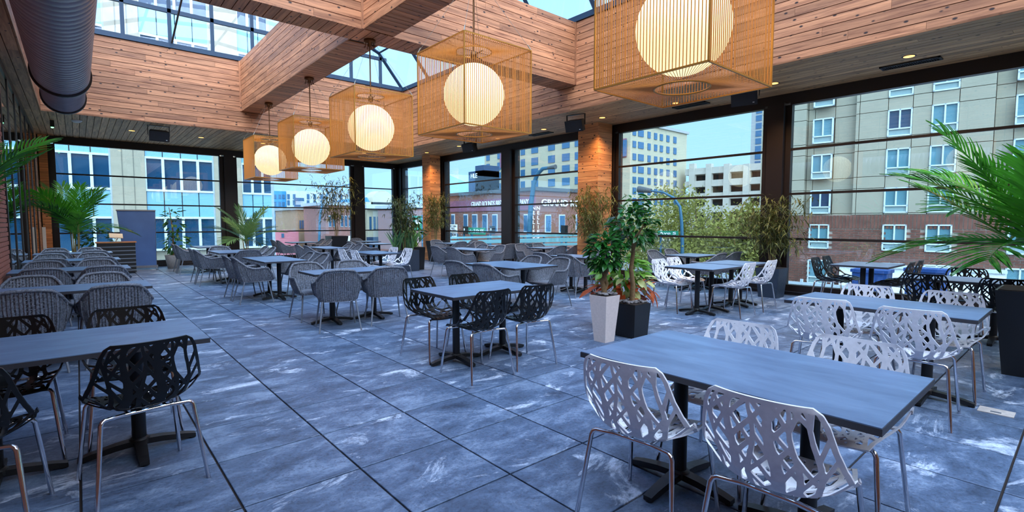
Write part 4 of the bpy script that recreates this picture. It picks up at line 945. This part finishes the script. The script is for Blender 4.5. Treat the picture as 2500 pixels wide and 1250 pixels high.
# hotel across the street on the right
HR = R(6.3); HP = Vector((27, 10, 0)); HN = Vector((math.cos(HR), math.sin(HR), 0)); HD = Vector((-math.sin(HR), math.cos(HR), 0))
hb = empty('hotel_building', (HP.x, HP.y, GZ0), HR, label='beige stucco hotel with a brown brick base outside the right windows', cat='building')
HY = lambda px, py=400: (at_plane(px, py, HP, HN) - HP).dot(HD); HZ = lambda py: at_plane(2195, py, HP, HN).z
def hx(nm, mat, x0, x1, y0, y1, z0, z1, par=None): return piece(nm, mat, par or hb, x0, x1, min(y0, y1), max(y0, y1), z0 - GZ0, z1 - GZ0)
zbr = HZ(524); yl = HY(1925) + 1.2; yr = HY(2500) - 14
rowz = [(HZ(y1), HZ(y0)) for y0, y1 in ((-106, -41), (-12, 53), (82, 147), (176, 240), (270, 335), (364, 429), (458, 520))]
hx('wall', 'hotel_joint', .2, 14, yr, yl, GZ0, rowz[0][1] + 2)
colp = [(1986, 2035), (2165, 2224), (2270, 2335), (2470, 2545)]
colw = [(HY(b), HY(a)) for a, b in colp] + [(HY(2545) - 6.0, HY(2545) - 4.0), (HY(2545) - 11, HY(2545) - 9)]
# stucco panels between the joints
ye = sorted(set([yr, yl] + [v for c in colw for v in c] + [HY(1970), HY(2088), HY(2097), HY(2422)]))
ze = sorted([zbr] + [v for r_ in rowz for v in r_] + [rowz[0][1] + 2])
for ya, yb in zip(ye, ye[1:]):
    isw = any(abs(ya - c[0]) < .01 and abs(yb - c[1]) < .01 for c in colw); proud = -.35 if (HY(2422) <= ya < HY(2088) or ya >= HY(1970)) else 0
    for za, zb2 in zip(ze, ze[1:]):
        if isw and any(abs(za - r_[0]) < .01 for r_ in rowz): continue
        hx('panel', 'hotel_stucco', 0 + (proud if not isw else proud), .25, ya + .012, yb - .012, za + .012, zb2 - .012)
wi = [0]
def hwin(ya, yb, za, zb2, dark):
    wi[0] += 1; f = link('window', None, None, hb, (0, 0, 0)); m = .055; zm = za + (zb2 - za) * .28; ym = (ya + yb) / 2
    xf = -.40
    fr = MB(); G = GZ0
    for (a, b, c, d) in ((ya, ya + m, za, zb2), (yb - m, yb, za, zb2), (ya, yb, za, za + m), (ya, yb, zb2 - m, zb2), (ya, yb, zm - m / 2, zm + m / 2), (ym - m / 2, ym + m / 2, zm, zb2)): fr.box(xf, xf + .15, a, b, c - G, d - G)
    fr.build('frame', 'frame_white', f)
    hx('pane', dark, xf + .08, xf + .1, ya + m, ym, zm, zb2, f); hx('pane', dark, xf + .08, xf + .1, ym, yb - m, zm, zb2, f); hx('vent_panel', 'hotel_panel', xf + .06, xf + .1, ya + m, yb - m, za, zm, f)
for ci, (ya, yb) in enumerate(colw):
    for ri, (za, zb2) in enumerate(rowz): hwin(ya, yb, za, zb2, 'hotel_pane_dark' if (ci * 3 + ri * 5) % 7 == 2 else 'hotel_pane')
    za, zb2 = HZ(612), HZ(548); hwin(ya, yb, za, zb2, 'hotel_pane'); zc = HZ(612) - (HZ(458) - HZ(552)) * 1.0
    hwin(ya, yb, zc, zc + (zb2 - za), 'hotel_pane')
# brick base: the bricks nearest the camera one by one, the rest together
hx('brick_backing', 'hotel_mortar', -.30, .2, yr, yl, GZ0, zbr)
BW, BH = .34, .115; blist = []
wrect = [(ya, yb, HZ(612), HZ(548)) for ya, yb in colw] + [(ya, yb, HZ(612) - (HZ(458) - HZ(552)), HZ(548) - (HZ(458) - HZ(552))) for ya, yb in colw]
z = zbr - .75; r_ = 0
while z > GZ0:
    y = yr + (BW / 2 if r_ % 2 else 0)
    while y < yl - BW:
        if not any(a - BW * .6 < y < b - BW * .4 and c - BH * .6 < z < d - BH * .4 for a, b, c, d in wrect): blist.append((abs(y - HY(2200)) + abs(z - .4) * 2, y, z))
        y += BW
    z -= BH; r_ += 1
blist.sort(); bme = MB().box(-.34, -.29, 0, BW - .03, 0, BH - .028); bmesh_ = bme.mesh('brick'); bf = MB()
for k, (_, y, z) in enumerate(blist):
    if k < 290: link('brick', bmesh_, 'hotel_brick', hb, (0, y, z - GZ0))
    else: bf.add([(a, b + y, c + z - GZ0) for a, b, c in bme.v], bme.f)
y = yr
while y < yl - .14: bf.box(-.36, -.29, y, y + .10, zbr - .62 - GZ0, zbr - .02 - GZ0); y += .135
bf.build('brick_field', 'hotel_brick', hb, kind='stuff')
hx('base_band', 'sign_white', -.9, -.3, HY(2470), HY(2070), HZ(760), HZ(650)); hx('band_cap', 'frame_white', -1.0, -.3, HY(2475), HY(2068), HZ(652), HZ(646))
f_ = empty('picket_fence', (22.0, 0, 0), label='white picket fence at the foot of the hotel', cat='fence'); fy0, fy1 = at_x(2075, 690, 22).y, at_x(1925, 690, 22).y; fz = at_x(2000, 692, 22).z
n = 24
for k in range(n): yy = fy0 + (fy1 - fy0) * k / n; piece('picket', 'frame_white', f_, -.03, .03, yy, yy + .10, fz - 1.2, fz + (.12 if k % 6 == 0 else 0))
piece('fence_rail', 'frame_white', f_, 0, .05, fy0, fy1, fz - .25, fz - .18); piece('fence_rail', 'frame_white', f_, 0, .05, fy0, fy1, fz - 1.05, fz - .95)
for k, (px, lab) in enumerate(((2128, 'blue street bin behind the window table legs'), (2262, 'blue street bin behind the black chairs by the palm'))):
    q = at_x(px, 690, 20); b_ = empty('street_bin', (20, q.y, GZ0), label=lab, cat='bin'); MB().frustum(0, 0, .1, q.z + .35 - GZ0, .3, .40, .36, .48).build('body', 'bin_blue', b_); MB().box(-.4, .4, -.52, .52, q.z + .35 - GZ0, q.z + .45 - GZ0).build('lid', 'bin_blue', b_)
# generic town blocks
def box_building(name, lab, x0, x1, y0, y1, ztop, mat, roof=None):
    b = empty(name, (x0, y0, GZ0), label=lab, cat='building'); piece('wall', mat, b, 0, x1 - x0, 0, y1 - y0, 0, ztop - GZ0)
    if roof: piece('parapet', roof, b, -.3, x1 - x0 + .3, -.3, y1 - y0 + .3, ztop - GZ0 - .1, ztop - GZ0 + .35)
    return b
def win_x(b, X, pts, hpx, mat='window_dark', frame=True):     # windows on a face at x = X; pts: (px, py, half width px)
    for px, py, hw in pts:
        y0, y1 = sorted((at_x(px - hw, py, X).y, at_x(px + hw, py, X).y)); z0, z1 = at_x(px, py + hpx, X).z, at_x(px, py - hpx, X).z; o = b.location
        w = piece('window', 'frame_white' if frame else mat, b, X - .12 - o.x, X + .05 - o.x, y0 - o.y, y1 - o.y, z0 - GZ0, z1 - GZ0)
        if frame: piece('pane', mat, b, X - .16 - o.x, X - .10 - o.x, y0 + (y1 - y0) * .08 - o.y, y1 - (y1 - y0) * .08 - o.y, z0 + (z1 - z0) * .06 - GZ0, z1 - (z1 - z0) * .06 - GZ0)
def win_y(b, Y, pts, hpx, mat='window_dark', frame=True):
    for px, py, hw in pts:
        x0, x1 = sorted((at_y(px - hw, py, Y).x, at_y(px + hw, py, Y).x)); z0, z1 = at_y(px, py + hpx, Y).z, at_y(px, py - hpx, Y).z; o = b.location
        piece('window', 'frame_white' if frame else mat, b, x0 - o.x, x1 - o.x, Y - .12 - o.y, Y + .05 - o.y, z0 - GZ0, z1 - GZ0)
        if frame: piece('pane', mat, b, x0 + (x1 - x0) * .08 - o.x, x1 - (x1 - x0) * .08 - o.x, Y - .16 - o.y, Y - .10 - o.y, z0 + (z1 - z0) * .06 - GZ0, z1 - (z1 - z0) * .06 - GZ0)
# beige tower (two faces meet at a corner)
TX = 70.0; tc_ = at_x(1538, 420, TX); tyc = tc_.y
tw_ = box_building('apartment_tower', 'tall beige apartment tower with rows of square windows behind the brewery', TX, at_y(1675, 420, tyc).x, tyc, at_x(1183, 420, TX).y, at_y(1590, 308, tyc).z, 'tower_beige', 'tower_grey')
sl1 = lambda px, y0, xr: 543 + (y0 - 543) * (px - 188) / (xr - 188)
pts = []
for y0 in (322, 353, 384, 412, 443, 472):
    for px, hw in ((1192, 4), (1219, 4), (1277, 5), (1306, 8), (1347, 8), (1382, 9), (1409, 5), (1450, 7), (1480, 5)): pts.append((px, sl1(px, y0, 1382), hw))
win_x(tw_, TX, pts, 9, frame=False)
sl2 = lambda px, y0, xr: 543 + (y0 - 543) * (2680 - px) / (2680 - xr)
pts = []
for y0 in (326, 355, 385, 415, 441, 467, 492, 518):
    for px, hw in ((1548, 4), (1564, 6.5), (1584, 3.5), (1600, 3.5), (1614, 3.5), (1630, 3.5), (1647, 3.5)): pts.append((px, sl2(px, y0, 1564), hw))
win_y(tw_, tyc, pts, 8, frame=False)
win_x(tw_, TX, [(1521, 362, 9)], 23, 'purple_panel', False); win_x(tw_, TX - .2, [(1524, 362, 6)], 20, 'window_dark', False); win_x(tw_, TX, [(1229, 385, 8)], 24, 'purple_panel', False)
# brewery
BX = 45.0; bc = at_x(1308, 500, BX); byc = bc.y
br = box_building('brick_brewery', 'low brick brewery with big white lettering on its fascia', BX, at_y(1475, 500, byc).x, byc, at_x(1085, 500, BX).y, at_x(1308, 463, BX).z, 'brewery_brick', 'garage_dark')
o = br.location
zf0, zf1 = at_x(1308, 512, BX).z, at_x(1308, 480, BX).z
piece('fascia', 'purple_panel', br, -.1, 0, 0, at_x(1085, 500, BX).y - byc, zf0 - GZ0, zf1 - GZ0)
pts = [(px, sl1(px, 545, 1308), hw) for px, hw in ((1107, 4), (1138, 5), (1160, 6), (1185, 6), (1209, 6), (1258, 6), (1285, 5))]; win_x(br, BX, pts, 22, 'window_dark')
win_y(br, byc, [(px, sl2(px, 546, 1337), hw) for px, hw in ((1337, 7), (1371, 7), (1412, 7), (1450, 7))], 22, 'window_dark')
t0, t1 = at_x(1153, 500, BX).y, at_x(1293, 498, BX).y
text('GRAND ROUNDS BREWING COMPANY', 'sign_white', br, (-.2, (t0 + t1) / 2 - o.y, at_x(1225, 497, BX).z - GZ0), (R(90), 0, R(-90)), abs(t0 - t1), at_x(1225, 490, BX).z - at_x(1225, 504, BX).z)
a0, a1 = at_y(1319, 495, byc).x, at_y(1456, 500, byc).x
text('GRAND ROUNDS', 'sign_white', br, ((a0 + a1) / 2 - o.x, -.25, at_y(1370, 497, byc).z - GZ0), (R(90), 0, 0), a1 - a0, at_y(1340, 488, byc).z - at_y(1340, 504, byc).z)
for px in (1303, 1314):
    q = at_x(px, 543, BX - 1.5); text('N\nE\nL\nL\nI\nE\nS', 'sign_white', br, (q.x - o.x, q.y - o.y, q.z - GZ0), (R(90), 0, R(-45)), None, at_x(px, 504, BX - 1.5).z - at_x(px, 582, BX - 1.5).z)
# dark blue sign block and gable behind the brewery
q0, q1 = at_x(1144, 440, 62), at_x(1181, 440, 62); nb = box_building('navy_building', 'navy building top with white letters left of the apartment tower', 62, 66, q1.y, q0.y, at_x(1160, 418, 62).z, 'navy_panel')
piece('upper_block', 'navy_panel', nb, 0, 4, 0, (q0.y - q1.y) * .55, 5, at_x(1170, 404, 62).z - GZ0)
text('HLE', 'sign_white', nb, (-.1, (at_x(1152, 430, 62).y + at_x(1164, 430, 62).y) / 2 - q1.y, at_x(1158, 430, 62).z - GZ0), (R(90), 0, R(-90)), at_x(1145, 430, 62).y - at_x(1160, 430, 62).y)
gx0, gx1 = at_x(1138, 450, 66), at_x(1062, 450, 66); g_ = empty('gabled_hall', (66, gx0.y, GZ0), label='pale teal gabled hall left of the navy building', cat='building')
ztp, zlo = at_x(1088, 425, 66).z - GZ0, at_x(1138, 445, 66).z - GZ0; wd = gx1.y - gx0.y
MB().add([(0, 0, 0), (0, wd, 0), (0, wd, zlo), (0, wd * .6, ztp), (0, 0, zlo), (8, 0, 0), (8, wd, 0), (8, wd, zlo), (8, wd * .6, ztp), (8, 0, zlo)], [(0, 4, 3, 2, 1), (5, 6, 7, 8, 9), (0, 5, 9, 4), (4, 9, 8, 3), (3, 8, 7, 2), (2, 7, 6, 1)]).build('wall', 'teal_roof', g_)
piece('door_band', 'frame_white', g_, -.1, 0, wd * .2, wd * .8, 3, 4)
# parking garage and slim tower
gy0, gy1 = at_x(1900, 430, 85).y, at_x(1672, 430, 85).y; pg_ = empty('parking_garage', (85, gy0, GZ0), label='open concrete parking garage behind the autumn tree', cat='building')
piece('core', 'garage_dark', pg_, 3, 20, 0, gy1 - gy0, 0, at_x(1770, 405, 85).z - GZ0)
for py in (408, 440, 472, 505): zz = at_x(1770, py, 85).z - GZ0; piece('deck', 'garage_concrete', pg_, 0, 3.5, 0, gy1 - gy0, zz - .9, zz + .2)
for px in (1690, 1731, 1775, 1823, 1870): yy = at_x(px, 430, 85).y - gy0; piece('pillar', 'garage_concrete', pg_, -.3, .6, yy - .5, yy + .5, 0, at_x(px, 400, 85).z - GZ0)
s0, s1 = at_x(1862, 340, 110), at_x(1833, 340, 110); st = box_building('slim_tower', 'slim pale tower at the right of the sky before the window pier', 110, 120, s0.y - 12, s1.y, at_x(1840, 225, 110).z, 'tower_grey')
for k in range(26): zz = s1.z - GZ0 - 14 + k * 1.6; piece('window', 'window_dark', st, -.1, .1, s1.y - (s0.y - 12) - 2.2, s1.y - (s0.y - 12) - 1.0, zz, zz + 1.2)
# back window skyline
def yb_building(name, lab, px0, px1, Y, pt, dep, mat, roof=None): return box_building(name, lab, at_y(px0, 540, Y).x, at_y(px1, 540, Y).x, Y, Y + dep, at_y((px0 + px1) / 2, pt, Y).z, mat, roof)
b = yb_building('blue_apartments', 'blue and white apartment block seen through the second back window', 640, 700, 110, 466, 20, 'apartment_blue')
win_y(b, 110, [(px, py, 3) for px in (671, 683, 692) for py in (480, 498, 516, 534, 552)], 5, frame=False)
b = yb_building('white_apartments', 'white apartment block with balconies beside the blue one', 701, 845, 110, 468, 20, 'apartment_white')
win_y(b, 110, [(px, py, 3) for px in (704, 718, 752, 768, 785, 815, 832) for py in (480, 495, 513)], 6, frame=False)
for py in (487, 504, 521): win_y(b, 109, [(730, py, 12)], 4, 'window_dark', False)
b = yb_building('tan_building', 'low tan brick building below the white apartments', 727, 800, 84, 511, 12, 'tan_brick', 'tower_grey'); win_y(b, 84, [(px, 548, 2) for px in (733, 739, 745, 759, 766, 772, 786, 793)], 10, frame=False)
b = yb_building('pink_building', 'long pink low wall at street level left of the tan building', 660, 728, 80, 563, 6, 'pink_wall'); win_y(b, 80, [(690, 575, 3)], 5, frame=False)
b = yb_building('rose_building', 'rose brick shop building beside the black window pier', 795, 880, 71, 500, 9, 'rose_brick', 'apartment_white'); win_y(b, 71, [(px, 540, 3) for px in (805, 815, 834, 844, 854)], 14, 'window_dark'); win_y(b, 70.6, [(843, 584, 14)], 8, 'sign_white', False)
vx0, vx1 = at_y(897, 540, 70).x, at_y(1002, 540, 70).x; vz = at_y(940, 500, 70).z; vt = at_y(940, 482, 70).z
vb = box_building('victorian_building', 'cream Victorian corner building with a blue mansard roof', vx0, vx1, 70, 84, vz, 'cream_stone', 'cream_stone'); wd = vx1 - vx0; zz = vz - GZ0 + .3; zt_ = vt - GZ0
MB().add([(0, 0, zz), (wd, 0, zz), (wd, 14, zz), (0, 14, zz), (.7, 1.6, zt_), (wd - .7, 1.6, zt_), (wd - .7, 12, zt_), (.7, 12, zt_)], [(4, 5, 6, 7), (0, 1, 5, 4), (1, 2, 6, 5), (2, 3, 7, 6), (3, 0, 4, 7)]).build('mansard_roof', 'slate_roof', vb)
da = at_y(933, 500, 70).x - vx0; MB().add([(da + 1.9 * math.cos(PI * k / 12), -.3, zz - .3 + 2.1 * math.sin(PI * k / 12)) for k in range(13)] + [(da + 1.9 * math.cos(PI * k / 12), 2.5, zz - .3 + 2.1 * math.sin(PI * k / 12)) for k in range(13)], [tuple(range(13)), *[(k, k + 13, k + 14, k + 1) for k in range(12)]]).build('arched_dormer', 'cream_stone', vb)
win_y(vb, 70, [(px, 545, 2.4) for px in (904, 914, 923.5, 933, 943, 953, 963, 973, 984)], 16, 'window_dark', False)
piece('cornice', 'frame_white', vb, -.4, wd + .4, -.6, 0, zz - 1.0, zz - .3); piece('shop_band', 'navy_panel', vb, -.2, wd + .2, -.4, 0, 0, at_y(940, 578, 70).z - GZ0)
# coffee-shop banner
q = at_y(1019, 545, 44); bn = empty('shop_banner', (q.x, 44, 0), label='green shop banner with a pale round emblem between the corner pier and cedar pier', cat='banner'); hw = at_y(1030, 545, 44).x - q.x
MB().box(-hw, hw, 0, .08, at_y(1019, 562, 44).z, at_y(1019, 527, 44).z).build('panel', 'sign_green', bn); cc = at_y(1020, 543, 44).z; MB().add([(.62 * hw * math.cos(2 * PI * k / 20), -.02, cc + .75 * hw * math.sin(2 * PI * k / 20)) for k in range(20)], [tuple(range(20))]).build('emblem', 'sign_white', bn)
piece('pole', 'pole_teal', bn, hw, hw + .12, 0, .12, GZ0, at_y(1019, 525, 44).z)
q = at_y(1018, 575, 62); cbd = box_building('corner_shop', 'rose corner shop behind the green banner', at_y(1008, 540, 58).x, at_y(1065, 540, 58).x, 58, 68, at_y(1018, 505, 58).z, 'rose_brick', 'apartment_white')
# street lamps
def lamp(lab, pts, X=None, Y=None, r_=.12):
    P_ = [at_x(a, b, X) if X else at_y(a, b, Y) for a, b in pts]; base = Vector((P_[0].x, P_[0].y, GZ0)); l = empty('street_lamp', base, label=lab, cat='street lamp', group='curved street lamps')
    MB().tube([Vector((0, 0, 0))] + [p_ - base for p_ in P_], [r_ * 1.3] + [r_ * (1 - .5 * k / len(P_)) for k in range(len(P_))], 10).build('pole', 'pole_teal', l)
    e_ = P_[-1] - base; d_ = (P_[-1] - P_[-2]).normalized(); MB().tube([e_, e_ + d_ * .7], [.10, .16], 8).build('lamp_head', 'garage_dark', l)
lamp('thick teal street lamp curving right in front of the brewery lettering', [(1291, 590), (1296, 500), (1303, 450), (1312, 425), (1325, 412), (1338, 410)], X=24, r_=.19)
lamp('slim curved street lamp in front of the autumn tree', [(1666, 600), (1664, 540), (1660, 505), (1645, 483), (1620, 470), (1590, 466)], X=20, r_=.075)
lamp('street lamp with a long arm seen through the second back window', [(779, 600), (781, 530), (787, 495), (800, 472), (825, 457), (862, 448)], Y=34, r_=.085)
def sign(lab, txt, px0, px1, py0, py1, X, mat, tmat, ht):
    a, b = at_x(px0, py1, X), at_x(px1, py0, X); s2 = empty('street_sign', (X, (a.y + b.y) / 2, GZ0), label=lab, cat='sign'); w = abs(a.y - b.y); zc = (a.z + b.z) / 2 - GZ0; h2 = abs(b.z - a.z)
    piece('panel', mat, s2, -.02, .02, -w / 2, w / 2, zc - h2 / 2, zc + h2 / 2); piece('post', 'pole_teal', s2, .03, .10, w * .35, w * .35 + .07, 0, zc + h2 / 2)
    if txt: text(txt, tmat, s2, (-.045, 0, zc), (R(90), 0, R(-90)), w * .84, h2 * ht)
sign('green street name sign reading 3 St SE', '\u2190 3 St SE', 1144, 1185, 556, 572, 22, 'sign_green', 'sign_white', .5)
sign('white yield sign left of the green street name sign', 'LEFT TURN\nYIELD\nON GREEN', 1097, 1116, 548, 567, 22, 'sign_white', 'garage_dark', .75)
sign('small white arrow sign below the yield sign', 'ARROW', 1097, 1116, 569, 578, 22.2, 'sign_white', 'garage_dark', .55)
sign('green street name sign reading Ave S before the autumn tree', 'Ave S', 1606, 1656, 564, 575, 21, 'sign_green', 'sign_white', .55)
for px, lab in ((1137, 'black pedestrian signal left of the street name sign'), (1202, 'black pedestrian signal right of the street name sign'), (1378, 'black traffic box before the brewery')):
    q = at_x(px, 562, 21.5); t_ = empty('pedestrian_signal', (21.5, q.y, GZ0), label=lab, cat='signal'); piece('housing', 'black_paint', t_, -.12, .12, -.16, .16, q.z - GZ0 - .28, q.z - GZ0 + .28); piece('post', 'pole_teal', t_, -.05, .05, .16, .26, 0, q.z - GZ0 + .3)
    if px < 1300: piece('light', 'sign_white', t_, -.14, -.12, -.05, .05, q.z - GZ0 - .02, q.z - GZ0 + .13)
# guard rails of the bridge below the brewery
gr = empty('guard_rail', (15, 0, 0), label='pale teal horizontal guard rails beyond the right windows', cat='railing'); ya, yb = at_x(1440, 590, 15).y, at_x(1082, 590, 15).y
for py, hh in ((577, .05), (588, .09), (599, .05)):
    z0, z1 = at_x(1440, py - 4, 15).z, at_x(1082, py + 4, 15).z; MB().quadbox((0, ya, z0 - hh), (0, yb, z1 - hh), (0, yb, z1 + hh), (0, ya, z0 + hh), (.05, 0, 0)).build('rail', 'teal_roof', gr)
for k in range(9): yy = ya + (yb - ya) * k / 8; piece('post', 'pole_teal', gr, .05, .1, yy, yy + .06, GZ0, at_x(1260, 575, 15).z)
# trees
def tree(lab, px, py, X, rx, rz_, n, mat, seed, cat='tree'):
    rnd = random.Random(seed); c = at_x(px, py, X); k = (c - EYE).dot(_F) / FPX; rx *= k; rz_ *= k; t_ = empty('autumn_tree', (c.x, c.y, GZ0), label=lab, cat='tree', group='autumn trees in the street'); zc = c.z - GZ0
    MB().tube([(0, 0, 0), (.05, 0, zc * .5), (0, .05, zc)], [.22, .16, .09], 8).build('trunk', 'bark', t_); fo = MB()
    for b_ in range(14):
        th = rnd.uniform(0, 6.28); e_ = Vector((math.cos(th) * rx * .8, math.sin(th) * rx * .8, zc + rz_ * rnd.uniform(-.2, 1.1))); MB().tube([(0, 0, zc * rnd.uniform(.5, .85)), Vector((0, 0, zc)).lerp(e_, .5), e_], [.06, .03, .01], 5).build('branch', 'bark', t_)
    cl = [(rnd.gauss(0, .45), rnd.gauss(0, .45), rnd.gauss(0, .42)) for _ in range(46)]
    for q in range(n):
        a = rnd.choice(cl); p_ = Vector((a[0] * rx + rnd.gauss(0, .16) * rx, a[1] * rx + rnd.gauss(0, .16) * rx, zc + a[2] * rz_ + rnd.gauss(0, .14) * rz_)); u = Vector((rnd.gauss(0, 1), rnd.gauss(0, 1), rnd.gauss(0, 1))).normalized() * rnd.uniform(.05, .11); w = u.cross(Vector((rnd.gauss(0, 1), rnd.gauss(0, 1), rnd.gauss(0, 1)))).normalized() * .05
        fo.add([p_ - u, p_ + w, p_ + u, p_ - w], [(0, 1, 2, 3)])
    fo.build('foliage', mat, t_, kind='stuff')
tree('large yellow-green autumn tree filling the middle right window', 1700, 588, 23, 135, 105, 13000, 'autumn_leaf', 41); tree('smaller autumn tree left of the large one', 1545, 600, 32, 80, 90, 7000, 'autumn_leaf', 42)
tree('yellowing tree in the gap beside the dark bamboo', 1832, 600, 18, 45, 95, 4000, 'autumn_leaf', 43)
